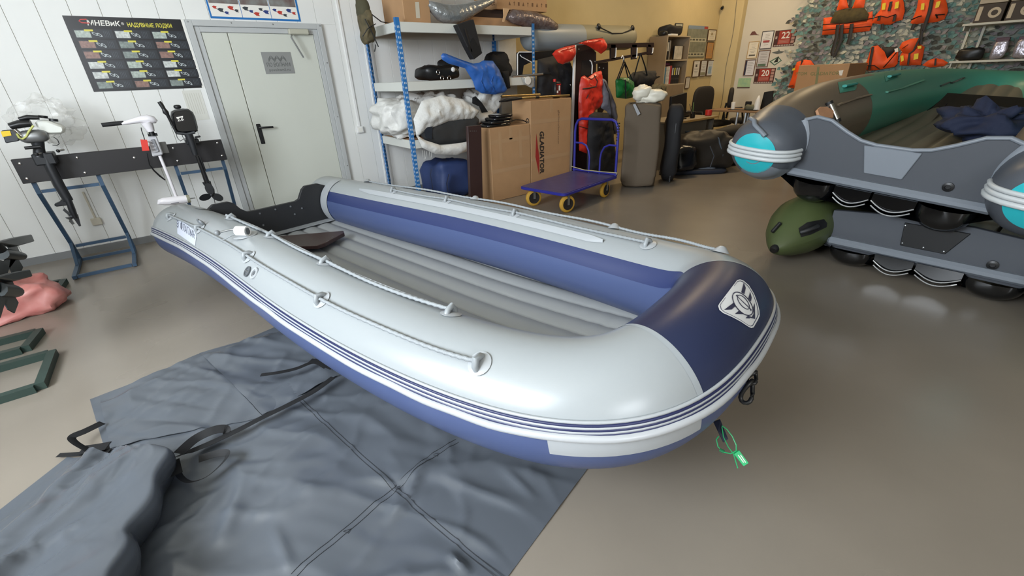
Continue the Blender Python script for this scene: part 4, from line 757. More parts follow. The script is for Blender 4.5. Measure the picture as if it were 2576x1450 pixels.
HU.strip(0, 5, -150, -60, 16, .003, .5).build('wear_patch', M_SLL, ub, 180)
# grip handle on top of the left end
P, Nn = follow(BVUL, [(1893, 305), (1908, 325), (1925, 345)], .03, .03); one('tube', P, .019, 8, flat=.8).build('grip_handle', M_SLL, ub, 60); decal(BVUL, [(1885, 312), (1903, 300), (1938, 340), (1925, 352)], M_SLT, 'grip_patch', ub, .003, 16)
# inner blanks on the far tube
def pad(pxs, m, nm): return decal(BVUL, pxs, m, nm, ub, .004, 14)
for pp, ln in ((((2107, 208), (2148, 200), (2154, 210), (2154, 222), (2150, 228), (2112, 235)), ((2120, 222), (2148, 216))), (((2223, 184), (2255, 177), (2260, 186), (2258, 194), (2227, 206)), ((2233, 197), (2257, 191)))):
    pad(pp, M_TEA, 'handle_patch'); Pq, _ = follow(BVUL, ln, .02, .03); one('tube', Pq, .02, 8, flat=.6).build('handle', mat('teal_rubber', '#2f8f86', .45), ub, 60)
for ln, m_ in ((((2228, 233), (2270, 222), (2322, 203)), M_TEA), (((2105, 266), (2150, 250), (2188, 240)), M_BRN), (((2364, 217), (2386, 208)), M_GLB), (((2391, 210), (2422, 197)), M_GLB)):
    Pq, _ = follow(BVUL, ln, .008, .03); one('tube', Pq, .016, 6, flat=.5).build('seat_track', m_, ub, 60)
# transom, floor, rails
pu = [(-.66, .10), (-.66, .36), (-.60, .47), (-.52, .50), (-.42, .485), (-.3, .42), (-.2, .375), (-.1, .358), (.1, .358), (.2, .375), (.3, .42), (.42, .485), (.52, .50), (.60, .47), (.66, .36), (.66, .10)]
tr = transom_face(MU, ub, pu, .045, M_TRG); one('tube', [MU @ V((.0, u, z+.004)) for u, z in pu[2:-2]], .014, 8).build('transom_edge', M_SLL, ub, 60)
one('prism', [MU @ V((-.001, u, z)) for u, z in ((.17, .352), (-.16, .352), (-.115, .165), (.11, .165))], MU.to_3x3() @ V((-.012, 0, 0)), .004).build('motor_plate', M_SLL, ub)
for s_ in (1, -1):
    P = [MU @ V((-.006, s_*(.62-.06*sin(b*1.9)), .11+.36*b/1.6)) for b in np.linspace(0, 1.6, 12)]; one('tube', P, .035, 8, flat=.35, up=MU.to_3x3() @ V((1, 0, 0))).build('corner_flange', M_SLL, ub, 60)
one('lathe', [(.03, 0), (.03, .012), (.016, .016), (.014, .008), (0, .008)], MU @ V((0, -.36, .17)), MU.to_3x3() @ V((-1, 0, 0)), 16).build('drain_plug', BLK, ub, 40)
mb = MB(MU); mb.box((-.05, -.62, .052), (.12, .62, .115), .02); mb.build('transom_sill', M_SLL, ub)
rows = []
for j in range(61):
    s_ = .05+3.7*j/60; rows.append([MU @ V((s_, u, .14+.02*abs(sin(pi*u/.13))**.7+.28*max(0, (s_-2.2)/1.6)**2)) for u in np.linspace(-.62, .62, 81)])
MB().sheet(rows).build('air_floor', mat('tan_floor_pvc', '#77705f', .45), ub, 180)
rows = []
for j in range(25):
    s_ = -.02+3.3*j/24; rows.append([MU @ V((s_-.03, u, .05-.13*min(1, (1-abs(u)/.66)*3)+.45*max(0, (s_-1.8)/1.5)**2)) for u in np.linspace(-.66, .66, 9)])
MB().sheet(rows).build('hull_bottom', M_GLB, ub, 180); hull_skids(MU, ub, (.40, -.40), .05, -.135)
def recess(M, par, cu, w, z):                # bright curved step mouldings between the lobes
    for k, dz in enumerate((0, -.028)): one('tube', [M @ V((-.065-.01*sin(pi*b), cu+w*(b-.5), z+dz-.05*sin(pi*b))) for b in np.linspace(.04*k, 1-.04*k, 12)], .005, 6).build('step_moulding', mat('bright_moulding', '#c9ccd0', .15, .6), par, 60)
    one('prism', [M @ V((-.06, cu+w*(b-.5), z-.052*sin(pi*b)+.004)) for b in np.linspace(0, 1, 10)]+[M @ V((-.06, cu+w*(.5-b), z+.05)) for b in (0, 1)], M.to_3x3() @ V((.07, 0, 0))).build('bottom_step', M_GLB, par)
recess(MU, ub, .125, .23, .0); recess(MU, ub, -.13, .25, .0)
# navy bag lying in it and the wooden handled tool on the tube
c = MU @ V((1.75, -.25, .30)); tag(sack(c, (.40, .34, .15), .85, .16, 3.6, 9, 46, 26, fine=.7).build('navy_bag', mat('navy_cloth', '#222b45', .8, bump=.2, bs=60), smooth=180), 'crumpled navy cloth bag lying on the floor of the upper boat', 'bag')
t = thing('oar_bracket', 'wooden blade and shiny metal sleeve lying inside the upper boat', 'bracket', MU @ V((.35, .5, .2))); D_ = lambda u, v, k=0: OP(u, v, MU @ V((.42, .38, .36)), MU.to_3x3() @ V((-1, -.2, 0)))
one('tube', [D_(2087, 262), D_(2105, 302)], .026, 16).build('metal_sleeve', CHR, t, 40); one('tube', [D_(2084, 256), D_(2087, 263)], .028, 12).build('sleeve_cap', BLK, t, 40); one('tube', [D_(2104, 300), D_(2107, 308)], .028, 12).build('sleeve_cap', BLK, t, 40)
hp_, hn_ = hit(BVUL, 2070, 286); one('prism', [OP(u, v, hp_+hn_*.012, hn_) for u, v in ((2050, 280), (2058, 272), (2075, 272), (2092, 282), (2090, 300), (2070, 300), (2054, 292))], hn_*.02, .003).build('wooden_blade', mat('raw_wood', '#b98a68', .6, var=.1, vs=20), t)
# --- lower boat, olive with slate transom
ML = boat_M((4.12, .46, .0), RD(0), 0, 0); RL = .235; lbt = thing('inflatable_boat', 'olive green inflatable boat with cone ends at the bottom of the stack', 'boat', (4.6, .46, 0)); M_OLV = mat('olive_pvc', '#4a5533', .42, bump=.02, bs=30)
HL = Hull([(.0, .80, .25, RL), (1.2, .80, .25, RL), (2.4, .78, .27, RL), (3.5, .7, .33, RL*.95), (4.1, .42, .42, RL*.85), (4.15, 0, .44, RL*.8)], ML, [(.46, .12, -.09), (.43, .27, -.085), (.35, .5, -.06), (.24, .75, -.03), (.11, .93, -.01)], 60)
HL.strip(0, HL.K-1, -180, 180, 40).build('tube', M_OLV, lbt, 180); BVL = HL.bvh()
for s_ in (1, -1): one('lathe', [(.03, -.02), (.034, .01), (.026, .03), (0, .032)], ML @ V((-.455, s_*.80, .16)), (-1, 0, -.5), 14).build('cone_cap', BLK, lbt, 40)
decal(BVL, [(2008, 575), (2030, 560), (2072, 552), (2080, 562), (2078, 572), (2040, 590), (2014, 597)], BLK, 'handle_patch', lbt, .004, 14); p, n = hit(BVL, 2028, 580); MB(frame_at(p, n, V((1, -.2, .1)))).tube([(-.05, 0, .01), (-.03, 0, .035), (.04, 0, .035), (.09, 0, .01)], .016, 8).build('grip_handle', mat('soft_black', '#26282a', .5), lbt, 60)
p, n = hit(BVL, 1955, 575); MB(frame_at(p, n, V((0, 0, 1)))).box((-.05, -.012, 0), (.05, .012, .03), .006).build('side_cleat', BLK, lbt)
pl_ = [(-.6, .12), (-.6, .42), (-.2, .46), (.2, .46), (.6, .42), (.6, .12)]
transom_face(ML, lbt, pl_, .045, M_TRG); one('prism', [ML @ V((-.001, u, z)) for u, z in ((.15, .42), (-.20, .42), (-.12, .25), (.13, .25))], (-.012, 0, 0), .003).build('motor_plate', BLK, lbt)
for u, z in ((.12, .27), (0, .268), (-.11, .268), (.14, .4)): one('lathe', [(.007, 0), (.005, .004), (0, .005)], ML @ V((-.013, u, z)), (-1, 0, 0), 8).build('rivet', STL, lbt)
one('lathe', [(.03, 0), (.03, .012), (.016, .016), (.014, .008), (0, .008)], ML @ V((0, -.36, .24)), (-1, 0, 0), 16).build('drain_plug', BLK, lbt, 40)
MB(ML).box((-.05, -.58, .15), (.1, .58, .215), .02).build('transom_sill', M_SLL, lbt)
rows = [[ML @ V((-.04+3.3*j/24, u, .15-.09*min(1, (1-abs(u)/.6)*3)+.3*max(0, (3.3*j/24-1.8)/1.5)**2)) for u in np.linspace(-.6, .6, 9)] for j in range(25)]
MB().sheet(rows).build('hull_bottom', M_GLB, lbt, 180); hull_skids(ML, lbt, (.40, -.40), .15, .004); recess(ML, lbt, .125, .23, .11); recess(ML, lbt, -.13, .25, .11)
# ================================================================ blue shelving unit and what it carries
def PW(pxs, y, th, bev=0): return one('prism', [OY(u, v, y) for u, v in pxs], (0, th, 0), bev)
def soft(pxs, y, th, amp=.012, seed=1, step=.045, name=None):    # padded cloth shape: outline on a plane, puffed out and rumpled
    P = [OY(u, v, y) for u, v in pxs]; vs, fs = fillpoly([(p.x, p.z) for p in P], step); n = len(vs)
    def d_edge(q): return min((lambda a, b: (V((q.x, q.y))-(a+(b-a)*max(0, min(1, (V((q.x, q.y))-a).dot(b-a)/max((b-a).length_squared, 1e-9))))).length)(V((P[i].x, P[i].z)), V((P[(i+1) % len(P)].x, P[(i+1) % len(P)].z))) for i in range(len(P)))
    fr = []; bk = []
    for q in vs:
        k = min(1, d_edge(q)/(th*.9))**.5; f = amp*(nz((q.x, q.y, 0), 9, seed)+.6*(1-abs(2*nz((q.x, q.y, 0), 14, seed+4))))
        fr.append(V((q.x, y-th*.5*k-f*k, q.y))); bk.append(V((q.x, y+th*.5*k+.001, q.y)))
    return MB().add(fr+bk, fs+[[i+n for i in reversed(f)] for f in fs])
M_SBL = mat('shelf_blue', '#2f74b5', .4, .1); M_SWH = mat('shelf_white', '#d3d5cf', .45); M_CHP = mat('chipboard', '#b58c68', .8, var=.15, vs=40)
SX0, SX1, SY0, SY1 = 2.44, 4.42, 5.0, 5.9; sh = thing('shelving_unit', 'blue and white three tier shelving unit against the panelled wall', 'shelving unit', ((SX0+SX1)/2, 5.45, 0))
for i, x_ in enumerate((SX0, SX1)):
    for j, y_ in enumerate((SY0, SY1)):
        sx = 1 if i == 0 else -1; sy = 1 if j == 0 else -1; mb = MB(); mb.box((min(x_, x_+sx*.045), min(y_, y_+sy*.003), 0), (max(x_, x_+sx*.045), max(y_, y_+sy*.003), 2.09)); mb.box((min(x_, x_+sx*.003), min(y_+sy*.003, y_+sy*.045), 0), (max(x_, x_+sx*.003), max(y_+sy*.003, y_+sy*.045), 2.09)); up = mb.build('upright', M_SBL, sh)
        mb = MB()
        for k in range(40):
            z = .04+.05*k
            for o_ in (.013, .031): mb.box((x_+sx*o_-.004, y_-.0012 if j == 0 else y_-.004, z), (x_+sx*o_+.004, y_-.0002 if j == 0 else y_-.0031, z+.022))
            mb.box((x_-.0012 if i == 0 else x_+.0002, y_+sy*.025-.005, z+.01), (x_-.0002 if i == 0 else x_+.0012, y_+sy*.025+.005, z+.032))
        kind(mb.build('slots', mat('slot_pale', '#cfd6da', .5), up), 'stuff')
for zt in (2.05, 1.462, .826):
    for y_ in (SY0+.004, SY1-.03): one('box', (SX0+.046, y_, zt-.098), (SX1-.046, y_+.024, zt), .004).build('beam', M_SWH, sh)
    for x_ in (SX0+.004, SX1-.03): one('box', (x_, SY0+.046, zt-.098), (x_+.024, SY1-.046, zt), .004).build('beam', M_SWH, sh)
    one('box', (SX0+.03, SY0+.03, zt-.016), (SX1-.03, SY1-.032, zt-.002)).build('deck_board', M_CHP, sh)
def carton(name, label, lo, hi, tape=True, top=None):
    t = thing(name, label, 'box', ((lo[0]+hi[0])/2, (lo[1]+hi[1])/2, lo[2])); b = one('box', lo, hi, .005).build('body', KRA, t)
    if tape:
        xm = (lo[0]+hi[0])/2; one('box', (xm-.025, lo[1]-.0012, hi[2]-.16), (xm+.025, lo[1]-.0002, hi[2]-.004)).build('tape', TAPE, t); one('box', (xm-.025, lo[1]+.004, hi[2]+.0002), (xm+.025, hi[1]-.004, hi[2]+.0012)).build('tape', TAPE, t)
    return t
a, b = OY(1017, 43, 5.1), OY(1084, 48, 5.1); t = carton('cardboard_box', 'plain cardboard box with a strip of clear tape, left end of the top shelf', (a.x, 5.1, 2.052), (b.x, 5.62, 2.5), False); one('prism', [OY(1044, 5, 5.098), OY(1054, 5, 5.098), OY(1057, 46, 5.098), OY(1047, 46, 5.098)], (0, -.0008, 0)).build('tape', mat('clear_tape', '#c9c2b0', .2), t)
c = OY(930, 75, 5.3); t = thing('camouflage_backpack', 'olive camouflage backpack hanging on the left end of the top shelf', 'backpack', c)
sack(c+V((-.03, 0, .03)), (.07, .12, .17), .7, .04, 9, 2, 26, 16).build('body', mat('camouflage_cloth', '#6f6246', .85, col2='#3d3a28', vs=18, var=.1), t, 180); sack(c+V((-.04, .02, .2)), (.06, .1, .1), .7, .03, 9, 4, 20, 12).build('lid', mat('camouflage_dark', '#4a4632', .85), t, 180)
for pp in (((918, 48), (935, 80), (952, 118)), ((912, 92), (925, 72), (945, 60))): one('tube', [OY(u, v, 5.15) for u, v in pp], .014, 6, flat=.3).build('strap', BLK, t, 60)
one('tube', [OY(u, v, 5.15) for u, v in ((945, 112), (944, 122), (942, 130))], .006, 6).build('cord', BLK, t)
one('tube', [c+V((-.03, 0, .2)), V((SX0-.02, 5.31, 2.075)), V((SX0+.12, 5.33, 2.062))], .014, 6, flat=.35).build('hanging_loop', BLK, t, 60)
M_FILM = mat('silver_film', '#9fa4a6', .18, .55, bump=.9, bs=16, dist=.02); M_BFILM = mat('brown_film', '#5a4340', .15, .3, bump=1, bs=20, dist=.02, col2='#8d8583', vs=14, var=.1)
def bundle(name, label, pxs, rs, y, m, seed):
    mb = one('tube', [OY(u, v, y) for u, v in pxs], rs, 18); mb.warp(lambda p: p+V((nz(p, 11, seed), nz(p, 11, seed+1), nz(p, 11, seed+2)))*.022); return tag(mb.build(name, m, smooth=60), label, 'bundle')
bundle('wrapped_bundle', 'silver film wrapped bundle lying across the front of the top shelf', [(1080, 8), (1090, 18), (1108, 32), (1128, 38), (1150, 36), (1175, 28), (1205, 15), (1245, 2)], [.03, .06, .09, .105, .1, .085, .06, .02], 5.12, M_FILM, 3)
bundle('wrapped_bundle', 'reddish brown film wrapped bundle at the right end of the top shelf', [(1275, 42), (1290, 42), (1315, 46), (1345, 52), (1375, 60), (1396, 68), (1403, 71)], [.03, .075, .095, .1, .085, .06, .02], 5.15, M_BFILM, 6)
t = thing('fabric_case', 'long black fabric case hanging down over the top shelf edge', 'case', OY(1190, 120, 4.9)); PW([(1150, 62), (1192, 48), (1214, 134), (1193, 150), (1176, 118)], 4.88, .1, .008).build('body', mat('black_fabric', '#1a1a1d', .7, bump=.1, bs=60), t)
PW([(1176, 120), (1190, 95), (1213, 133), (1193, 149)], 4.876, -.002).build('end_flap', mat('black_fabric_dark', '#0f0f11', .8), t); PW([(1168, 72), (1171, 71), (1188, 130), (1186, 131)], 4.877, -.003).build('zip', DRK, t)
a, b = OY(1188, 64, 5.2), OY(1281, 64, 5.2); t = carton('cardboard_box', 'flat brown carton under the box printed with symbols', (a.x, 5.22, 2.052), (b.x+.2, 5.85, 2.16), False)
a, b = OY(1265, 18, 5.12), OY(1384, 29, 5.12); t = carton('cardboard_box', 'cardboard box printed with a row of handling symbols, right end of the top shelf', (a.x, 5.25, 2.262), (b.x+.06, 5.75, 2.62), False)
for k in range(9):
    u = 1282+k*11.5; p = OY(u, 8.5+k*.75, 5.249); sy = [[(-.5, -.6), (.5, -.6), (0, .7)], [(-.4, -.6), (-.1, -.6), (-.1, .2), (-.4, .2), (0, .8), (.4, .2), (.1, .2), (.1, -.6), (.4, -.6)], [(-.4, -.6), (.4, -.6), (.4, .6), (-.4, .6)]][k % 3]; one('prism', [p+V((a_*.034, 0, b_*.034)) for a_, b_ in sy], (0, -.001, 0)).build('symbol', mat('box_ink', '#6b4c33', .7), t)
text('CE', (a.x-.001, 5.37, 2.31), (0, -1, 0), (0, 0, 1), .075, mat('box_ink', '#6b4c33', .7), t, bold=.002)
bx_ = one('box', (a.x-.35, 5.3, 2.162), (a.x+.75, 5.8, 2.258), .006).build('rolled_carpet', mat('dark_brown_cloth', '#3b2c26', .9)); tag(bx_, 'dark brown folded cloth between the cartons on the top shelf', 'cloth')
tag(PW([(1266, 20), (1282, 22), (1274, 40), (1268, 56), (1264, 55), (1267, 40)], 5.1, .01).build('paper_strip', mat('tan_strip', '#c9a57d', .7)), 'torn tan paper strip hanging in front of the top cartons', 'paper')
# middle tier
c = OY(1118, 186, 5.25); t = thing('rubber_bag', 'folded black rubber bag with round eyelets on the middle shelf', 'bag', (c.x, 5.25, 1.464)); sack((c.x-.08, 5.3, 1.55), (.27, .18, .085), .6, .04, 6, 11, 30, 16, flat=1.464).build('body', mat('black_rubber_sheet', '#1b1d1f', .4), t, 180); sack((c.x+.12, 5.32, 1.62), (.13, .14, .09), .8, .05, 8, 14, 24, 14).build('upper_fold', mat('black_rubber_sheet', '#1b1d1f', .4), t, 180)
for u, v in ((1112, 197), (1130, 197), (1102, 182)): one('tube', [OY(u, v, 5.09)+V((.022*cos(a), 0, .026*sin(a))) for a in np.linspace(0, 2*pi, 15)[:-1]], .005, 6, closed=True).build('eyelet', CHR, t, 60)
MB().sphere(OY(1140, 175, 5.12), (.03, .02, .028), 10, 8).build('valve', WHT, t, 180)
t = thing('cloth_bag', 'bright blue cloth bag drooping over the middle shelf edge', 'bag', OY(1220, 200, 4.95)); soft([(1109, 140), (1114, 134), (1122, 135), (1160, 150), (1190, 160), (1205, 158), (1216, 152), (1240, 153), (1256, 175), (1268, 205), (1276, 225), (1270, 232), (1245, 238), (1212, 235), (1196, 225), (1190, 205), (1170, 172), (1128, 160), (1112, 150)], 4.93, .1, .02, 3, .035).build('body', mat('blue_nylon', '#2f62b0', .45, bump=.1, bs=50), t, 60)
for pp in ([(1215, 185), (1210, 205), (1222, 232)], [(1245, 180), (1235, 205), (1245, 235)]): one('tube', [OY(u, v, 4.872) for u, v in pp], .007, 6, flat=.5).build('fold', mat('blue_nylon', '#2f62b0', .45), t, 180)
t = thing('black_jacket', 'crumpled black jacket behind the blue bag on the middle shelf', 'jacket', OY(1250, 170, 5.2)); sack(OY(1248, 168, 5.22), (.19, .14, .15), .7, .06, 7, 21, 28, 16).build('body', mat('black_cloth', '#141416', .85, bump=.1, bs=60), t, 180); soft([(1262, 180), (1280, 178), (1284, 222), (1274, 224)], 4.98, .03, .01, 5).build('sleeve', mat('black_cloth', '#141416', .85), t, 60)
t = thing('telescopic_pole', 'grey metal pole with a black tip sticking out of the middle shelf', 'pole', OY(1340, 188, 4.95)); one('tube', [OY(1290, 193, 5.1), OY(1366, 186, 4.93)], .016, 12).build('tube', CHR, t, 50); one('tube', [OY(1366, 186, 4.93), OY(1386, 184.5, 4.89)], .014, 10).build('tip', BLK, t, 50)
t = thing('tape_roll', 'translucent grey bag with a round white roll on the shelf end', 'roll', OY(1328, 205, 4.95)); soft([(1310, 194), (1344, 193), (1345, 218), (1336, 221), (1318, 212)], 4.95, .03, .01, 2).build('film', mat('grey_film', '#a9aaa6', .3), t, 60); one('lathe', [(.02, 0), (.05, 0), (.05, .015), (.02, .015)], OY(1327, 203, 4.93), (0, -1, 0), 18).build('roll', PAP, t, 40)
# lower tier
t = thing('white_sack', 'big open white woven sack with a dark bag inside on the lower shelf', 'sack', (3.0, 5.4, .83)); M_WSK = mat('white_woven', '#dcdcd8', .5, bump=.5, bs=26, dist=.012)
sack((2.83, 5.42, 1.07), (.62, .34, .245), .65, .10, 5.5, 31, 70, 40, flat=.829, fine=.6).build('body', M_WSK, t, 180)
M_FRONT = [(1048, 330), (1060, 300), (1100, 262), (1150, 262), (1203, 278), (1206, 300), (1150, 300), (1100, 318), (1062, 338)]
soft([(1040, 300), (1060, 255), (1110, 240), (1165, 250), (1207, 280), (1190, 300), (1130, 305), (1070, 330), (1048, 345)], 4.97, .12, .03, 7, .04).build('mouth_upper', M_WSK, t, 60); soft([(1046, 338), (1066, 352), (1110, 366), (1170, 358), (1203, 346), (1200, 372), (1150, 390), (1095, 388), (1062, 372)], 4.93, .1, .02, 8, .04).build('mouth_lower', M_WSK, t, 60)
soft([(1052, 332), (1075, 318), (1120, 302), (1190, 286), (1205, 300), (1202, 348), (1160, 360), (1105, 364), (1068, 352)], 4.985, .07, .01, 9, .05).build('dark_bag', mat('dark_grey_cloth', '#2f3031', .7), t, 60); PW([(1066, 322), (1088, 318), (1086, 350), (1070, 346)], 4.94, -.004).build('bag_strap', mat('blue_black_strap', '#1c232d', .7), t)
for k in range(5): one('tube', [OY(1062+6*k, 378+k, 4.9), OY(1064+6*k-(k % 3)*3, 395+(k*7) % 9, 4.9)], .0018, 4).build('loose_thread', M_WSK, t)
c = OY(1215, 262, 5.25); t = thing('white_sack', 'smaller crumpled white sack behind the cardboard boxes', 'sack', (c.x, 5.3, .83)); sack((c.x+.02, 5.32, 1.1), (.27, .2, .27), .7, .12, 6, 41, 50, 32, flat=.829, fine=.6).build('body', M_WSK, t, 180)
soft([(1188, 246), (1196, 242), (1212, 258), (1228, 282), (1212, 284), (1205, 268), (1188, 260)], 5.05, .02, .005, 4).build('black_print', mat('black_cloth', '#141416', .85), t, 60)
# beneath: navy bag, boxes, board
t = thing('travel_bag', 'navy blue travel bag on the floor under the shelving', 'bag', (3.0, 5.3, 0)); c = OY(1130, 450, 5.3); sack((c.x, 5.36, .25), (.3, .3, .25), .5, .06, 4, 51, 34, 20, flat=.002).build('body', mat('navy_nylon', '#2c3f6e', .6, bump=.1, bs=40), t, 180)
one('tube', [OY(u, v, 5.02) for u, v in ((1085, 425), (1083, 440), (1088, 470), (1090, 495))], .01, 6, flat=.4).build('piping', mat('navy_dark', '#16203c', .6), t, 60); one('tube', [OY(u, v, 5.0) for u, v in ((1130, 438), (1124, 462), (1128, 492))], .016, 6, flat=.4).build('handle_strap', mat('navy_dark', '#16203c', .6), t, 60)
t = carton('cardboard_box', 'tall taped cardboard box with black folded covers on top', (3.29, 4.57, .001), (3.945, 4.95, .912))
for z in (.36, .72): one('box', (3.295, 4.5688, z), (3.94, 4.5698, z+.05)).build('tape', TAPE, t)
for x_ in (3.42, 3.75): one('box', (x_, 4.5682, .5), (x_+.05, 4.5688, .86)).build('tape', TAPE, t)
INK = mat('box_print', '#2b2420', .7)
t = carton('cardboard_box', 'tall cardboard box printed GLADIATOR beside the blue trolley', (3.955, 4.57, .001), (4.70, 4.95, 1.185)); yb = 4.5685
pt = OY(1352, 330, yb); pb = OY(1362, 440, yb); text('GLADIATOR', OY(1358, 331, yb), V((0, 0, -1)), V((1, 0, 0)), .105, INK, t, width=.56, bold=.004, shear=.12); text('gladiatorboat.com', OY(1404, 277, yb), V((0, 0, -1)), V((1, 0, 0)), .045, mat('box_print_pale', '#7a5f48', .7), t, width=.44)
one('prism', [OY(1349, 336, yb), OY(1357, 400, yb), OY(1356, 440, yb), OY(1347, 395, yb)], (0, -.001, 0)).build('red_blade_print', mat('blade_red', '#9c2c26', .6), t)
for z in (.42, .9): one('box', (3.96, 4.5688, z), (4.695, 4.5698, z+.05)).build('tape', TAPE, t)
text('G', (3.9538, 4.66, .98), V((0, 0, -1)), V((0, -1, 0)), .09, INK, t, bold=.003)
tag(PW([(1177, 318), (1211, 315), (1215, 512), (1184, 508)], 4.5, .045, .003).build('brown_board', mat('dark_brown_laminate', '#3c2a28', .4)), 'narrow dark brown board standing in front of the taped box', 'board'); bb = bpy.data.objects['brown_board']
for k in range(4): one('lathe', [(.005, 0), (.004, .003), (0, .003)], OY(1183+5*k, 330, 4.499), (0, -1, 0), 8).build('screw', STL, bb)
t = thing('folded_covers', 'pile of folded black glossy covers on the taped box', 'cover', (3.5, 4.75, .914))
for k in range(4): sack((3.5+.03*k, 4.74, .93+.034*k), (.2-.02*k, .13, .022), .5, .014, 9, 61+k, 26, 10, flat=.9145).build('cover', M_GLB, t, 180)
one('tube', [(3.66, 4.7, .95), (3.78, 4.66, .97), (3.9, 4.66, .955), (3.94, 4.64, .93)], .012, 6, flat=.5).build('strap', BLK, t, 60)
M_GLD = mat('gold_anodised', '#a08a5a', .3, .8); t = thing('boat_paddle', 'gold metal paddle with black grips lying on the tall box', 'paddle', (4.3, 4.7, 1.19))
one('tube', [OY(1256, 256, 4.62), OY(1275, 252, 4.62), OY(1312, 247, 4.62)], [.008, .02, .016], 10).build('black_grip', BLK, t, 50); one('tube', [OY(1312, 247, 4.62), OY(1432, 240, 4.62)], .015, 10).build('shaft', M_GLD, t, 50); one('tube', [OY(1347, 245, 4.62), OY(1355, 244.4, 4.62)], .019, 10).build('clip', BLK, t, 50)
t = thing('boat_paddle', 'second gold metal tube lying behind the paddle on the tall box', 'paddle', (4.3, 4.8, 1.2)); one('tube', [OY(1261, 243, 4.75), OY(1358, 238, 4.75)], .015, 12).build('shaft', M_GLD, t, 50); one('tube', [OY(1260.5, 243, 4.75), OY(1262.5, 242.9, 4.75)], .011, 12).build('open_end', DRK, t, 50)
p = OY(1400, 245, 4.7); t = thing('oil_bottle', 'black and red oil bottle with a red cap on the tall box', 'bottle', (p.x, 4.7, 1.187)); one('box', (p.x-.055, 4.67, 1.187), (p.x+.055, 4.74, 1.39), .012).build('body', BLK, t, 40); one('lathe', [(.02, 0), (.02, .03), (.012, .034)], (p.x-.035, 4.705, 1.39), (0, 0, 1), 14).build('cap', mat('cap_red', '#c62a24', .4), t, 40)
one('box', (p.x-.03, 4.6685, 1.21), (p.x+.05, 4.6698, 1.36)).build('label', mat('label_dark_red', '#5c1a1a', .5), t); one('box', (p.x-.03, 4.667, 1.35), (p.x+.05, 4.6684, 1.362)).build('red_stripe', mat('cap_red', '#c62a24', .4), t); one('box', (p.x+.01, 4.6665, 1.28), (p.x+.03, 4.668, 1.34), .002).build('bulb_print', PAP, t); one('box', (p.x-.025, 4.6665, 1.25), (p.x, 4.668, 1.28)).build('white_print', PAP, t)
# ================================================================ clothes rack with bags, inflated roll on top
t = thing('inflated_roll', 'grey inflated boat tube lying on top of the brown rack', 'inflatable tube', (5.6, 5.25, 1.8)); c0, c1 = V((4.46, 5.27, 1.95)), V((6.75, 5.2, 1.975)); d = (c1-c0)
one('tube', [c0+d*k for k in (.0, .008, .03, .06, .3, .46)], [.05, .11, .155, .172, .174, .174], 24).build('blue_grey_skin', mat('blue_grey_pvc', '#8b9296', .4), t, 50); one('tube', [c0+d*k for k in (.46, .7, .93, .97, .992, 1)], [.174, .174, .172, .155, .11, .05], 24).build('khaki_skin', mat('khaki_grey_pvc', '#87836f', .45), t, 50)
one('tube', [OY(u, v, 5.05) for u, v in ((1506, 66), (1515, 72), (1540, 84), (1565, 84), (1585, 76), (1592, 70))], .009, 8).build('carry_rope', BLK, t, 60)
for u, v in ((1506, 67), (1591, 71)): one('lathe', [(.045, 0), (.04, .012), (.015, .03), (0, .03)], OY(u, v, 5.085), (0, -1, .2), 12).build('rope_eye', BLK, t, 40)
M_RCK = mat('dark_brown_steel', '#2a1d1b', .45, .1); rk = thing('clothes_rack', 'dark brown steel rack with white edges hung with bags and suits', 'rack', (5.3, 4.9, 0)); RY = 4.86
def RP(pxs, y=RY, th=.03, m=M_RCK, nm='panel'): return PW(pxs, y, th, .002).build(nm, m, rk)
RP([(1449, 114), (1478, 112), (1500, 132), (1500, 160), (1494, 440), (1437, 440)]); RP([(1446, 115), (1450, 113), (1444, 300), (1438, 440), (1434, 440), (1440, 300)], RY-.004, .03, WHT, 'white_edge')
RP([(1500, 110), (1645, 107), (1646, 118), (1500, 122)], RY, .03, M_RCK, 'arm'); RP([(1500, 154), (1628, 130), (1632, 136), (1500, 161)], RY, .03, M_RCK, 'arm')
for u in (1537, 1590, 1630): RP([(u, 112), (u+12, 112), (u+12, 148 if u < 1600 else 138), (u, 150 if u < 1600 else 138)], RY, .03, M_RCK, 'arm_post'); one('tube', [OY(u+13, 120, RY-.005), OY(u+12, 142 if u < 1600 else 132, RY-.005), OY(u+10, 145 if u < 1600 else 134, RY-.005)], .008, 8).build('white_edge', WHT, rk)
one('tube', [OY(u, v, RY-.01) for u, v in ((1484, 152), (1488, 156), (1490, 165), (1489, 186))], .009, 8).build('white_edge', WHT, rk); RP([(1464, 152), (1484, 152), (1488, 160), (1487, 190), (1462, 190)], RY-.003, .003, mat('rack_gap', '#17100f', .8), 'slot')
for u, v in ((1456, 124), (1497, 155), (1508, 170), (1518, 172)): one('lathe', [(.012, 0), (.01, .005), (0, .006)], OY(u, v, RY-.001), (0, -1, 0), 10).build('bolt', STL, rk, 40)
RP([(1302, 132), (1345, 131), (1440, 122), (1440, 150), (1345, 152), (1318, 165), (1313, 200), (1302, 205)], 5.12, .03, BLK, 'bracket'); one('tube', [OY(u, v, 5.1) for u, v in ((1302, 200), (1302, 136), (1306, 131), (1340, 131))], .008, 8).build('white_edge', WHT, rk); one('tube', [OY(u, v, 5.1) for u, v in ((1308, 138), (1312, 143), (1340, 158))], .006, 8).build('white_edge', WHT, rk)
RP([(1505, 160), (1530, 156), (1530, 260), (1505, 300)], 5.0, .02, M_RCK, 'panel')
for px in ((1448, 112),): one('box', (OY(1500, 440, RY).x-.2, RY-.25, .0), (OY(1500, 440, RY).x+.2, RY+.3, .03), .004).build('base', M_RCK, rk)
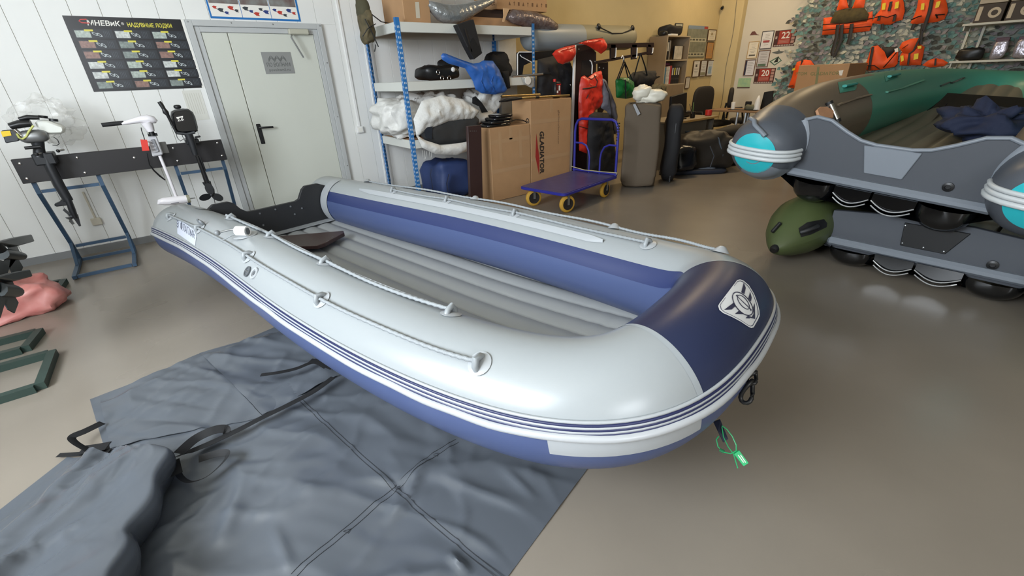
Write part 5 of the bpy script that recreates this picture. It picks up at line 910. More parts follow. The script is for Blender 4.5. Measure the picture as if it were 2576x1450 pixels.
for u in (1437, 1494): p = OY(u, 436, RY); one('box', (p.x-.02, RY, .03), (p.x+.03, RY+.03, p.z+.03)).build('post', M_RCK, rk)
M_RBG = mat('red_tarpaulin', '#cf3323', .35, bump=.12, bs=14, dist=.02)
t = thing('dry_bag', 'red tarpaulin bag draped over the rack top', 'bag', OY(1450, 130, 4.78)); soft([(1389, 136), (1398, 126), (1420, 118), (1446, 113), (1448, 138), (1440, 152), (1416, 162), (1404, 158), (1396, 146)], 4.78, .1, .02, 71, .035).build('left_half', M_RBG, t, 60); soft([(1455, 109), (1478, 101), (1508, 95), (1519, 98), (1527, 112), (1525, 126), (1512, 136), (1494, 124), (1476, 114)], 4.78, .08, .02, 72, .035).build('right_half', M_RBG, t, 60)
one('tube', [OY(u, v, 4.72) for u, v in ((1420, 117), (1448, 110), (1480, 100), (1516, 95))], .009, 6, flat=.5).build('dark_hem', DRK, t, 60)
t = thing('waterproof_suit', 'shiny red waterproof suit hanging on the rack above the trolley', 'suit', OY(1485, 280, 4.74)); soft([(1462, 194), (1470, 190), (1478, 196), (1486, 190), (1497, 182), (1512, 178), (1516, 210), (1517, 245), (1510, 270), (1494, 280), (1490, 318), (1486, 360), (1482, 389), (1457, 379), (1456, 320), (1455, 260), (1458, 215)], 4.74, .13, .03, 73, .04).build('body', M_RBG, t, 60)
for pp in ([(1480, 196), (1488, 200), (1500, 192)], [(1495, 190), (1503, 205), (1500, 218), (1482, 222), (1466, 224)], [(1458, 318), (1472, 322), (1484, 326)], [(1480, 238), (1476, 248)]): one('tube', [OY(u, v, 4.64) for u, v in pp], .009, 6, flat=.6).build('dark_band', DRK, t, 60)
t = thing('grey_jacket', 'grey nylon jacket hanging beside the red suit', 'jacket', OY(1535, 270, 4.7)); soft([(1513, 196), (1522, 200), (1534, 225), (1546, 255), (1553, 290), (1550, 338), (1540, 338), (1538, 300), (1526, 280), (1512, 272), (1514, 230)], 4.7, .08, .02, 74, .04).build('body', mat('grey_nylon', '#6a6a75', .5), t, 60)
one('tube', [OY(u, v, 4.64) for u, v in ((1520, 205), (1532, 235), (1538, 280), (1545, 336))], .008, 6, flat=.5).build('zip', DRK, t, 60)
MBK = mat('black_nylon', '#16161a', .7, bump=.1, bs=40)
t = thing('black_bag', 'black garment bag hanging behind the oil bottle', 'bag', OY(1390, 210, 5.06)); soft([(1352, 150), (1395, 140), (1432, 150), (1441, 175), (1438, 250), (1425, 262), (1360, 262), (1350, 230)], 5.06, .12, .03, 75, .06).build('body', MBK, t, 60); one('box', tuple(OY(1434, 216, 4.985)-V((.012, .004, .02))), tuple(OY(1434, 216, 4.985)+V((.012, 0, .02)))).build('white_tag', PAP, t)
t = thing('black_bag', 'black cloth bag hanging low behind the trolley handle', 'bag', OY(1510, 350, 4.66)); soft([(1482, 290), (1495, 282), (1530, 284), (1540, 310), (1546, 380), (1546, 440), (1476, 440), (1478, 350)], 4.62, .16, .03, 76, .06).build('body', MBK, t, 60)
t = thing('green_bag', 'shiny green bag hanging by black straps from the rack arm', 'bag', OY(1572, 220, 4.6)); soft([(1549, 200), (1558, 195), (1580, 196), (1594, 206), (1594, 245), (1575, 249), (1551, 246)], 4.62, .12, .02, 77, .035).build('body', mat('green_vinyl', '#13662f', .3), t, 60)
for pp in ([(1552, 200), (1568, 158), (1570, 150)], [(1556, 200), (1571, 160), (1580, 196)], [(1571, 155), (1590, 200)], [(1573, 200), (1574, 248)]): one('tube', [OY(u, v, 4.54) for u, v in pp], .012, 6, flat=.3).build('strap', BLK, t, 60)
one('tube', [OY(u, v, 4.62) for u, v in ((1563, 146), (1566, 140), (1569, 144), (1568, 156))], .008, 8).build('hook', WHT, t, 60)
t = thing('black_bag', 'wide black bag with a peak hanging from the end of the rack arm', 'bag', OY(1620, 200, 4.7)); soft([(1580, 195), (1592, 182), (1620, 178), (1650, 178), (1650, 190), (1662, 193), (1648, 200), (1640, 222), (1596, 224), (1582, 215)], 4.72, .14, .02, 78, .05).build('body', MBK, t, 60)
for pp in ([(1596, 190), (1604, 160), (1612, 134)], [(1612, 136), (1622, 165), (1628, 190)]): one('tube', [OY(u, v, 4.66) for u, v in pp], .013, 6, flat=.3).build('strap', BLK, t, 60)
# standing bags in front of the rack
dv = V((.54, -.84, 0)); nv = V((.84, .54, 0)); rb = math.atan2(dv.y, dv.x); cb = (OZ(1560, 475)+OZ(1640, 478))/2+nv*.2
t = thing('storage_bag', 'tall olive brown storage bag standing on the floor behind the trolley', 'bag', (cb.x, cb.y, 0)); sack((cb.x, cb.y, .55), (.235, .17, .55), .18, .05, 4.2, 81, 56, 40, M=rotM(0, 0, rb), flat=.002).build('body', mat('olive_brown_cloth', '#5d5142', .75, bump=.1, bs=30), t, 180)
fp = lambda u, v, k=.012: OP(u, v, cb-nv*(.195+k), nv); one('prism', [fp(1592, 263), fp(1598, 261), fp(1611, 286), fp(1604, 291)], nv*.003).build('grey_tag', mat('tag_grey', '#8f9296', .4), t); one('tube', [fp(1584, 262), fp(1592, 259), fp(1601, 259)], .01, 6, flat=.5).build('strap', BLK, t, 60)
t = thing('plastic_bag', 'creamy white plastic bag lying on the olive storage bag', 'plastic bag', (cb.x, cb.y, 1.1)); sack((cb.x+.08, cb.y-.03, 1.175), (.22, .14, .09), .8, .07, 8, 83, 32, 18, M=rotM(0, 0, rb), flat=1.1).build('body', mat('cream_film', '#dcd8c8', .4), t, 60); sack((cb.x-.02, cb.y+.05, 1.22), (.12, .1, .1), .8, .06, 8, 84, 24, 14, M=rotM(0, 0, rb), flat=1.1).build('crumpled_top', mat('cream_film', '#dcd8c8', .4), t, 60)
cc_ = OZ(1660, 462)+nv*.16+dv*.1; t = thing('black_bag', 'tall black bag standing right of the olive storage bag', 'bag', (cc_.x, cc_.y, 0)); sack((cc_.x, cc_.y, .52), (.12, .16, .52), .45, .06, 4, 85, 28, 24, M=rotM(0, 0, rb), flat=.002).build('body', MBK, t, 180); one('tube', [cc_+V((-.1, -.08, .9)), cc_+V((-.12, -.1, .5)), cc_+V((-.1, -.09, .02))], .015, 6, flat=.4).build('strap', BLK, t, 60)
cm = OY(1655, 232, 4.55); t = thing('camouflage_bag', 'small camouflage bag with a badge beside the bookcase', 'bag', cm); sack(cm, (.11, .12, .13), .7, .04, 9, 86, 22, 14).build('body', mat('camouflage_cloth', '#6f6246', .85, col2='#3d3a28', vs=18, var=.1), t, 180); PW([(1655, 236), (1665, 220), (1668, 226), (1658, 242)], 4.42, .005).build('badge', mat('badge_dark', '#1d1e1a', .5), t); PW([(1658, 234), (1664, 225), (1666, 228), (1660, 237)], 4.417, .002).build('badge_print', PAP, t)
# ================================================================ blue platform trolley
M_CBL = mat('trolley_blue', '#2d2f8f', .4, .1); M_DCK = mat('trolley_deck', '#3b3768', .35, var=.18, vs=12, col2='#4b4a7a'); ct = thing('platform_trolley', 'blue platform trolley with yellow wheels and a tubular handle', 'trolley', (4.0, 3.85, 0))
FL, FR, BR_ = V((3.36, 4.12, 0)), V((3.47, 3.44, 0)), V((4.62, 3.63, 0)); BL_ = FL+BR_-FR; dz = .262; ax = (BR_-FR).normalized(); ay = (FL-FR).normalized()
def rounded(z, inset=0, r=.07):
    cs = [FL+(ax-ay)*inset, FR+(ax+ay)*inset, BR_+(-ax+ay)*inset, BL_+(-ax-ay)*inset]; out = []
    for i in range(4):
        p, a, b = cs[i], (cs[i-1]-cs[i]).normalized(), (cs[(i+1) % 4]-cs[i]).normalized(); rr = r if i < 2 else .02
        for k in range(6): th = k/5; out.append(p+a*rr*(1-th)**2+b*rr*th**2+V((0, 0, z)))
    return out
one('prism', rounded(dz-.03), (0, 0, .03), .003).build('frame', M_CBL, ct, 30); one('prism', rounded(dz+.0005, .012), (0, 0, .004)).build('deck', M_DCK, ct)
M_WHL = mat('yellow_tyre', '#cfa03c', .6, bump=.4, bs=60, dist=.004); M_HUB = mat('red_hub', '#7c2620', .5)
def wheel(c, d):
    c = V(c); d = V(d); w_ = thing('x', 'x', 'x') if 0 else None; b = one('lathe', [(.055, -.022), (.085, -.025), (.1, -.015), (.104, 0), (.1, .015), (.085, .025), (.055, .022)], c, d, 24).build('wheel', M_WHL, ct, 40); one('lathe', [(.0, -.02), (.02, -.024), (.05, -.016), (.055, 0), (.05, .016), (.02, .024), (0, .02)], c, d, 18).build('hub', M_HUB, b, 40); one('lathe', [(.062, -.0245), (.07, -.0262), (.07, .0262), (.062, .0245)], c, d, 24).build('dark_ring', DRK, b, 40)
    fk = MB(); dd_ = d.normalized(); hx = dd_.cross(V((0, 0, 1))).normalized()
    for s_ in (1, -1): fk.obox(c+dd_*s_*.034+V((0, 0, .055)), hx*.03, dd_*.004, (0, 0, .125))
    fk.obox(c+V((0, 0, .121)), hx*.06, dd_*.075, (0, 0, .006)); fk.cyl(c-dd_*.038, c+dd_*.038, .008, 8); fk.build('castor_fork', STL, ct)
for p_, d_ in ((FL+ax*.16-ay*.1, (.35, 1, 0)), (FR+ax*.16+ay*.08, (.2, 1, 0)), (BR_-ax*.16+ay*.08, ay), (BL_-ax*.16-ay*.1, ay)): wheel((p_.x, p_.y, .105), d_)
hp = lambda a, z: BR_+(BL_-BR_)*a-ax*.015+V((0, 0, z))
def hpx(u, v): return OP(u, v, BR_-ax*.015, ax)
one('tube', [hp(.97, dz), hp(.97, .78), hp(.955, .86), hp(.91, .92), hp(.83, .945), hp(.17, .945), hp(.09, .92), hp(.045, .86), hp(.03, .78), hp(.03, dz)], .0165, 10).build('handle', M_CBL, ct, 60)
for s_ in (0, 1): f_ = (lambda a: a) if s_ else (lambda a: 1-a); one('tube', [hp(f_(.03), .64), hp(f_(.2), .64), hp(f_(.3), .61), hp(f_(.36), .54), hp(f_(.38), .46), hp(f_(.38), dz)], .0125, 10).build('inner_tube', M_CBL, ct, 60)
one('tube', [hp(.0, dz+.02), hp(1, dz+.02)], .014, 8).build('base_bar', M_CBL, ct, 60); one('tube', [hp(1.02, dz+.06)-ax*.02, hp(.7, dz+.035)-ax*.03, hp(.3, dz+.04)-ax*.03, hp(-.02, dz+.045)-ax*.02, hp(-.02, dz+.03)-ax*.04], .005, 6).build('tie_cord', mat('pale_cord', '#b9b28c', .7), ct)
for z in np.linspace(.7, .9, 7): one('tube', [hp(.035, z), hp(.035, z+.012)], .018, 10).build('tape_wrap', BLK, ct)
# ================================================================ dark folded boats on the floor
M_DNV = mat('dark_navy_tarpaulin', '#20242c', .4, bump=.1, bs=12, dist=.02); c = (OZ(1690, 442)+OZ(1815, 438))/2; dr = (OZ(1815, 438)-OZ(1690, 442)).normalized(); rz_ = math.atan2(dr.y, dr.x); nr_ = V((-dr.y, dr.x, 0))
t = thing('folded_boat', 'large dark folded boat roll with a strap lying on the floor by the desk', 'folded boat', (c.x, c.y+.3, 0)); cc = c+nr_*.3; sack((cc.x+.1, cc.y-.05, .30), (.50, .29, .30), .55, .09, 3.4, 91, 46, 26, M=rotM(0, 0, rz_), flat=.06).build('body', mat('brown_black_tarpaulin', '#2c2824', .5, bump=.1, bs=12, dist=.02), t, 180)
sack((cc.x-.32, cc.y+.02, .27), (.2, .33, .2), .6, .06, 6, 92, 30, 18, M=rotM(0, 0, rz_), flat=.06).build('folded_end', mat('glossy_navy', '#12161d', .25), t, 60)
one('tube', [cc+V((.18, -.38, .1)), cc+V((.13, -.42, .28)), cc+V((.08, -.34, .52)), cc+V((.05, -.1, .6)), cc+V((.05, .2, .58))], .018, 6, flat=.3).build('strap', mat('strap_steel_blue', '#4a5560', .6), t, 60); one('tube', [cc+V((-.18, -.42, .12)), cc+V((-.15, -.44, .3)), cc+V((-.2, -.38, .44))], .008, 6).build('seam', mat('seam_grey', '#4c5058', .6), t, 60)
t = thing('folded_cover', 'flat folded navy and grey cover on the floor in front of the dark roll', 'cover', (c.x, c.y, 0)); sack((c.x+.05, c.y+.1, .035), (.52, .12, .04), .5, .03, 7, 93, 40, 10, M=rotM(0, 0, rz_), flat=.002).build('body', mat('navy_cover', '#2a3140', .5), t, 60); sack((c.x+.22, c.y+.0, .06), (.16, .09, .035), .6, .02, 9, 94, 24, 10, M=rotM(0, 0, rz_), flat=.03).build('grey_fold', mat('grey_cover', '#6c7480', .45), t, 60)
one('tube', [OZ(1716, 424, .09), OZ(1760, 415, .09)], .012, 8).build('pale_rod', mat('tan_rod', '#a39878', .6), t)
a, b = OZ(1735, 347, .52), OZ(1835, 322, .52); tag(one('tube', [V((6.85, 3.8, .46)), V((7.1, 3.74, .5)), V((7.5, 3.62, .53)), V((8.0, 3.45, .55)), V((8.2, 3.4, .5))], [.03, .1, .13, .13, .04], 14, flat=.8).warp(lambda p: p+V((0, 0, .03*nz(p, 5, 2)))).build('rolled_tarpaulin', mat('black_brown_roll', '#1f1b18', .7), smooth=60), 'dark rolled tarpaulin lying behind the folded boat', 'tarpaulin')
tag(sack((7.65, 3.6, .2), (.6, .18, .2), .5, .04, 3, 95, 36, 16, M=rotM(0, 0, -.35), flat=.002).build('folded_boat', M_DNV, smooth=180), 'black folded boat on the floor under the rolled tarpaulin', 'folded boat')
# ================================================================ desk corner
M_GRD = mat('grey_desk_side', '#77736b', .6); M_EDG = mat('light_wood_edge', '#c9a262', .6)
d0, d1 = OZ(1686, 308, .75), OZ(1812, 292, .75); X0, X1, DY = d0.x, d1.x+.05, min(d0.y, d1.y)+.05
t = thing('office_desk', 'grey desk with a light wooden edge facing the dark rolls', 'desk', ((X0+X1)/2, DY+.3, 0)); one('box', (X0, DY, .725), (X1, DY+.65, .75), .003).build('top', mat('desk_top', '#8f8472', .5), t)
for k in range(3): w_ = (X1-X0)/3; one('box', (X0+w_*k+.003, DY-.006, .722), (X0+w_*(k+1)-.003, DY, .752)).build('edge_strip', M_EDG, t)
one('box', (X0+.03, DY+.04, .3), (X1-.3, DY+.055, .72)).build('front_panel', M_GRD, t)
for x_ in (X0+.05, X1-.05): one('box', (x_-.02, DY+.06, 0), (x_+.02, DY+.6, .72)).build('side_panel', M_GRD, t)
MON = mat('monitor_black', '#141313', .5); QD = W(DY+.22); p = QD(1708, 300); t = thing('computer_monitor', 'black computer monitor seen from behind on the desk', 'monitor', (p.x, DY+.25, .752)); PW([(1690, 243), (1729, 232), (1727, 285), (1686, 294)], DY+.2, .04, .006).build('screen_back', MON, t); one('box', (p.x-.03, DY+.24, .77), (p.x+.03, DY+.27, .95)).build('stand', MON, t); one('box', (p.x-.13, DY+.16, .752), (p.x+.13, DY+.36, .77), .005).build('base', MON, t)
def on_desk(u, r_, hgt, nm, lab, m, cat, z=.752, y=None, prof=None): p = OY(u, 300, y or DY+.15); return tag(one('lathe', prof or [(r_*.85, 0), (r_, hgt*.1), (r_, hgt)], (p.x, y or DY+.15, z), (0, 0, 1), 16).build(nm, m, smooth=40), lab, cat)
on_desk(1780, .055, .09, 'red_cup', 'red cup standing on the desk edge', mat('cup_red', '#c5302a', .4), 'cup'); on_desk(1741, .04, .1, 'pen_holder', 'dark pen holder on the desk beside the monitor', BLK, 'pen holder')
for k, (u, v) in enumerate(((1735, 262), (1740, 266), (1745, 258))): p = OY(1741, 298, DY+.15); q = OY(u, v, DY+.15); tag(one('tube', [(p.x, DY+.15, .77), q], .006, 6).build('pen', (STL, BLK, mat('pen_green', '#7fa05a', .5))[k]), '%s pen standing in the pen holder' % ('silver', 'black', 'green tipped')[k], 'pen')
p = OY(1755, 292, DY+.12); tag(sack((p.x+.02, DY+.38, .80), (.16, .08, .05), .6, .02, 9, 96, 20, 10, flat=.752).build('desk_phone', BLK, smooth=180), 'black telephone on the desk between pens and red cup', 'telephone')
p = OY(1695, 296, DY+.05); tag(sack((p.x+.02, DY+.07, .79), (.07, .05, .04), .7, .02, 12, 97, 16, 10, flat=.752).build('crumpled_paper', mat('tan_paper', '#c2a98b', .7), smooth=60), 'crumpled tan paper on the desk in front of the monitor', 'paper')
def chair(name, label, bx, by, w, zb, zt, face):
    t = thing(name, label, 'chair', (bx, by, 0)); M_ = mat('charcoal_fabric', '#2a2723', .85, bump=.1, bs=80); T = place((bx, by, 0), 0, 0, face)
    MB(T).sphere((0, 0, (zb+zt)/2), (w, .05, (zt-zb)/2), 24, 12, .55).build('backrest', M_, t, 180); MB(T).sphere((0, -.3, .48), (w*1.0, .25, .05), 20, 8, .5).build('seat', M_, t, 180); MB(T).tube([(0, .06, zb+.1), (0, .09, .5), (0, -.2, .42)], .02, 8).build('back_bar', BLK, t, 60); MB(T).cyl((0, -.28, .06), (0, -.28, .44), .025, 10).build('column', BLK, t, 40)
    for k in range(5): a = k*2*pi/5; MB(T).tube([(0, -.28, .09), (.28*cos(a), -.28+.28*sin(a), .05)], [.02, .014], 6).build('foot', BLK, t, 60); MB(T).sphere((.28*cos(a), -.28+.28*sin(a), .026), .026, 8, 6).build('castor', BLK, t, 180)
    for s_ in (1, -1): MB(T).tube([(s_*(w+.03), .02, .55), (s_*(w+.05), .0, .7), (s_*(w+.05), -.25, .71), (s_*(w+.03), -.3, .5)], .018, 8).build('armrest', BLK, t, 60)
    return t
c = OY(1768, 260, 5.05); chair('office_chair', 'large dark office chair behind the grey desk', c.x, 5.05, .37, OY(1768, 298, 5.05).z, OY(1768, 217, 5.05).z, 0)
c2 = OX(1838, 245, 9.6); chair('office_chair', 'second dark office chair seen edge on against the column', c2.x, c2.y, .24, OX(1838, 272, 9.6).z, OX(1838, 220, 9.6).z, .47)
ex0, ex1 = OZ(1797, 276, .75), OZ(1895, 282, .75); t = thing('office_desk', 'narrow brown desk with metal legs beyond the office chairs', 'desk', (8.9, 4.1, 0)); one('box', (8.72, 3.0, .72), (9.3, 4.78, .75), .003).build('top', mat('brown_desk_top', '#8a6c4e', .55), t)
for y_ in (3.1, 4.05, 4.2): one('tube', [(8.78, y_, 0), (8.78, y_, .72)], .025, 8).build('leg', STL, t); one('tube', [(9.22, y_, 0), (9.22, y_, .72)], .025, 8).build('leg', STL, t)
QX = lambda u, v: OX(u, v, 8.95)
def dtop(u): return OX(u, 275, 8.95).y
tag(one('lathe', [(.035, 0), (.042, .12), (.038, .13)], (8.95, dtop(1843), .752), (0, 0, 1), 14).build('paper_cup', PAP, smooth=40), 'white paper cup at the left end of the far desk', 'cup'); tag(one('lathe', [(.06, 0), (.06, .02), (.045, .16), (.015, .24), (0, .25)], (8.95, dtop(1903), .752), (0, 0, 1), 14).build('spray_bottle', WHT, smooth=40), 'white pointed bottle on the far desk near the boat tube', 'bottle')
tag(one('box', (8.92, dtop(1880)-.05, .752), (8.98, dtop(1880)+.05, .9), .01).build('desk_radio', BLK), 'small black box standing on the far desk', 'box'); tag(sack((8.95, dtop(1888), .8), (.07, .1, .05), .7, .03, 9, 98, 18, 10, flat=.752).build('small_bag', mat('grey_olive_cloth', '#6b6a55', .8), smooth=180), 'small grey bag lying on the far desk', 'bag'); tag(one('box', (8.8, dtop(1870)-.3, .752), (8.9, dtop(1840), .762), .003).build('keyboard', BLK), 'black keyboard along the near edge of the far desk', 'keyboard')
tag(one('prism', [V((9.2, q_.y, max(.752, q_.z) if k_ in (1, 2) else .752)) for k_, q_ in enumerate((OX(1915, 255, 9.2), OX(1922, 232, 9.2), OX(1945, 228, 9.2), OX(1944, 255, 9.2)))], (.03, 0, 0), .004).build('laptop', BLK), 'dark laptop screen rising behind the boat tube', 'laptop')
# ================================================================ bookcase
M_OAK = mat('pale_oak_laminate', '#8f7c63', .55, var=.08, vs=7); M_OKL = mat('oak_edge', '#b9a98c', .5); BX0, BX1, BY0, BY1 = 8.28, 9.06, 5.55, 5.955; bc = thing('bookcase', 'tall pale wooden bookcase with open shelves of binders', 'bookcase', (8.67, 5.75, 0))
z2, z1 = OY(1700, 153, BY0).z, OY(1690, 214, BY0).z
for x_ in (BX0, BX1-.02): one('box', (x_, BY0, 0), (x_+.02, BY1, 2.07)).build('side_panel', M_OAK, bc); one('box', (x_, BY0-.002, 0), (x_+.02, BY0, 2.07)).build('edge_strip', M_OKL, bc)
one('box', (BX0+.02, BY1-.008, 0), (BX1-.02, BY1, 2.07)).build('back_panel', M_OAK, bc)
for z in (2.05, z2, z1, .02): one('box', (BX0+.02, BY0, z), (BX1-.02, BY1-.008, z+.02)).build('shelf', M_OKL, bc)
one('box', (BX0+.022, BY0, .042), (BX1-.022, BY0+.018, z1-.002)).build('door', M_OAK, bc)
def book(x0, w_, h_, z, m, lab, cat='binder', dep=.26, lean=0): return tag(one('box', (x0, BY0+.03, z), (x0+w_, BY0+.03+dep, z+h_), .003).build('binder' if cat == 'binder' else 'magazine', m), lab, cat)
zz = z1+.0205; xx = BX0+.06; M_SPN = mat('spine_white', '#c9c7c0', .6)
specs = [('blue', '#4a7896'), ('white and grey', '#b9b5ac'), ('white and black', '#c6c2ba'), ('red', '#a83434')]
for k, (nm, col) in enumerate(specs): book(xx, .055, .3+.01*k, zz, mat('binder'+col, col, .5, var=.4 if k in (1, 2) else 0, vs=30), '%s magazine file on the lower open shelf, %s from the left' % (nm, ('first', 'second', 'third', 'fourth')[k]), 'magazine file'); xx += .062
tag(sack((BX0+.2, BY0+.15, zz+.36), (.13, .1, .03), .7, .02, 9, 99, 18, 8).build('purple_pouch', mat('purple_cloth', '#6b2f55', .7), smooth=180), 'purple pouch lying on top of the magazine files', 'pouch')
for k in range(4):
    b = thing('ring_binder', 'black ring binder on the lower open shelf, %s of four' % ('first', 'second', 'third', 'last')[k], 'binder', (xx+.04, BY0+.1, zz), 'black ring binders in the bookcase'); one('box', (xx, BY0+.03, zz), (xx+.066, BY0+.3, zz+.31), .003).build('cover', BLK, b); one('box', (xx+.014, BY0+.0288, zz+.16), (xx+.052, BY0+.0298, zz+.29)).build('spine_label', (M_SPN, mat('spine_yellow', '#c9c04a', .6), M_SPN, M_SPN)[k], b); one('lathe', [(.012, 0), (.008, 0)], (xx+.033, BY0+.0285, zz+.09), (0, -1, 0), 10, False).build('finger_ring', CHR, b); xx += .072
zz = z2+.0205; b = thing('ring_binder', 'black binder with a white spine on the upper open shelf', 'binder', (BX0+.1, BY0+.1, zz)); one('box', (BX0+.06, BY0+.03, zz), (BX0+.14, BY0+.3, zz+.32), .003).build('cover', BLK, b); one('box', (BX0+.08, BY0+.0288, zz+.15), (BX0+.12, BY0+.0298, zz+.3)).build('spine_label', M_SPN, b)
book(BX0+.15, .03, .33, zz, mat('binder_grey', '#8b867c', .5), 'thin grey folder beside the white spined binder'); b = thing('display_book', 'pale printed brochure leaning on the upper open shelf', 'book', (BX0+.5, BY0+.1, zz)); one('box', (BX0+.36, BY0+.06, zz), (BX0+.66, BY0+.09, zz+.25), .003).build('cover', BLK, b); one('box', (BX0+.365, BY0+.057, zz+.01), (BX0+.64, BY0+.0595, zz+.24)).build('printed_page', mat('brochure', '#b9b2a2', .6, var=.3, vs=14), b)
tag(sack((BX0+.46, BY0+.25, 2.17), (.32, .13, .10), .6, .05, 6, 101, 28, 14, flat=2.0705).build('black_bag', MBK, smooth=180), 'black holdall lying on top of the bookcase', 'bag'); tag(sack((BX0-.0+.02, BY0+.12, 2.11), (.06, .08, .04), .6, .02, 9, 102, 16, 8, flat=2.0705).build('knitted_hat', BLK, smooth=180), 'small black hat at the left end of the bookcase top', 'hat')
tag(one('box', (BX0+.12, BY0+.005, 2.0708), (BX0+.34, BY0+.085, 2.1), .003).build('white_book', PAP), 'white flat booklet in front of the holdall on the bookcase', 'book')
t = thing('security_camera', 'tiny white security camera high on the column', 'camera', OX(1817, 20, 10.8)); p = OX(1818, 18, 10.8); one('tube', [p, p+V((-.08, -.03, -.03))], .03, 12).build('barrel', BLK, t, 40); one('tube', [p, p+V((.03, .0, .0))], .02, 10).build('bracket', WHT, t, 40)
# ================================================================ camouflage net and life vests on the far wall
NX = 10.75; rnd = random.Random(5); vs = []; fs = []; mi = []
def net_edge(z): return 4.3+.12*sin(z*9)+.05*sin(z*31) if z > 1.75 else 4.3+.25*(1.75-z)+.06*sin(z*23)
y = 4.75
for iy in range(0, 62):
    for iz in range(0, 36):
        y = 4.75-iy*.075+rnd.uniform(-.02, .02); z = .75+iz*.075+rnd.uniform(-.02, .02)
        if y > net_edge(z) or z > 3.3: continue
        a = rnd.uniform(-.9, .9); L_ = rnd.uniform(.035, .065); wd = rnd.uniform(.022, .04); cx_ = NX-rnd.uniform(0, .04); d1 = V((rnd.uniform(-.35, .1), cos(a), sin(a))); d2 = V((rnd.uniform(-.5, .5), -sin(a), cos(a))); c_ = V((cx_, y, z)); k = len(vs)
        vs += [c_-d1*L_, c_-d2*wd*.7, c_+d1*L_*.2-d2*wd, c_+d1*L_+V((-.03, 0, 0)), c_+d1*L_*.2+d2*wd, c_-d1*L_*.5+d2*wd*.8]; fs += [(k, k+1, k+2), (k, k+2, k+4, k+5), (k+2, k+3, k+4)]
        g = NZ.noise(V((y*1.7, z*1.7, 3)))+rnd.uniform(-.35, .35); q = 0 if g > .18 else 1 if g > -.12 else 2 if g > -.35 else 3; mi += [q]*3
nm = MB(); nm.add(vs, fs); nets = [mat('net_pale', '#c2c3b4', .9), mat('net_teal', '#6f938f', .9), mat('net_grey', '#928d90', .9), mat('net_dark', '#55564f', .9)]
me = bpy.data.meshes.new('leaf_flaps'); me.from_pydata([tuple(v) for v in nm.v], [], nm.f); [me.materials.append(q) for q in nets]; me.polygons.foreach_set('material_index', mi); me.update()
net = thing('camouflage_net', 'grey and teal camouflage net covering the far wall behind the life vests', 'net', (0, 0, 0)); ob = bpy.data.objects.new('leaf_flaps', me); COL.objects.link(ob); ob.parent = net; kind(ob, 'stuff')
rows = []
for j in range(30):
    z = .72+j*.088; rows.append([(NX+.03, 4.25+(net_edge(z)-4.3)-.15*k, z) for k in range(32)])
MB().sheet(rows).build('backing_cloth', mat('net_backing', '#6d7f7b', .9, col2='#9fa196', vs=6, var=.1), net)
M_ORG = mat('life_vest_orange', '#e8551c', .6, bump=.1, bs=25); M_YEL = mat('reflective_yellow', '#e3c81e', .5); VX = 10.66
def vsoft(pxs, x, th, seed, m, nm, par):    # same puffed cloth, on a plane facing the room's long axis
    P = [OX(u, v, x) for u, v in pxs]; v2, f2 = fillpoly([(p.y, p.z) for p in P], .07); n = len(v2); fr = []; bk = []
    E2 = [V((p.y, p.z)) for p in P]
    for q in v2:
        q2 = V((q.x, q.y)); de = min((q2-(a+(b-a)*max(0, min(1, (q2-a).dot(b-a)/max((b-a).length_squared, 1e-9))))).length for a, b in zip(E2, E2[1:]+E2[:1])); k = min(1, de/(th*.8))**.5; f = .015*nz((q.x, q.y, 0), 8, seed)
        fr.append(V((x-th*.5*k-f*k, q.x, q.y))); bk.append(V((x+th*.5*k+.001, q.x, q.y)))
    return MB().add(fr+bk, f2+[[i+n for i in reversed(f)] for f in f2]).build(nm, m, par, 60)
def vstrap(pxs, x, par, r=.02, m=None, nm='strap'): return one('tube', [OX(u, v, x) for u, v in pxs], r, 6, flat=.35).build(nm, m or DRK, par, 60)
def vpatch(pxs, x, par, m=M_YEL, nm='reflective_patch'): return one('prism', [OX(u, v, x) for u, v in pxs], (-.006, 0, 0)).build(nm, m, par)
G_ = 'orange life vests on the camouflage net'
t = thing('life_vest', 'orange and dark camouflage life vest with long hanging straps, leftmost on the net', 'life vest', OX(2130, 50, VX), G_); vsoft([(2068, 88), (2072, 45), (2090, 43), (2090, 60), (2180, 50), (2183, 32), (2195, 28), (2195, 60), (2187, 78), (2130, 84)], VX, .12, 1, M_ORG, 'lower_panel', t); vsoft([(2088, 58), (2100, 30), (2118, 25), (2135, 22), (2174, 19), (2186, 36), (2180, 52), (2128, 58)], VX-.05, .08, 2, mat('dark_camouflage', '#3c3524', .9, col2='#5a5030', vs=16, var=.1), 'camouflage_panel', t)
for q in (((2104, 27), (2112, 0), (2116, -12), (2128, -8), (2135, 20)), ((2143, 22), (2153, -4), (2170, -12), (2177, 0), (2173, 19))): vsoft(q, VX-.04, .1, 3, M_ORG, 'shoulder_panel', t)
for q in (((2070, 62), (2130, 58), (2195, 46)), ((2070, 76), (2130, 72), (2190, 66)), ((2138, 20), (2140, 0), (2144, -10))): vstrap(q, VX-.11, t)
for q in (((2108, 62), (2104, 95), (2093, 132), (2095, 140)), ((2118, 62), (2115, 100), (2100, 140), (2095, 142)), ((2143, 60), (2138, 95), (2132, 112))): vstrap(q, VX-.12, t, .03)
t = thing('life_vest', 'orange life vest with two yellow patches at the top centre of the net', 'life vest', OX(2235, 30, VX), G_); vsoft([(2193, 58), (2203, 38), (2215, 24), (2218, 0), (2222, -14), (2238, -14), (2244, 4), (2252, -14), (2268, -14), (2274, 8), (2276, 28), (2270, 50), (2255, 54), (2240, 62), (2222, 62)], VX, .14, 4, M_ORG, 'body', t)
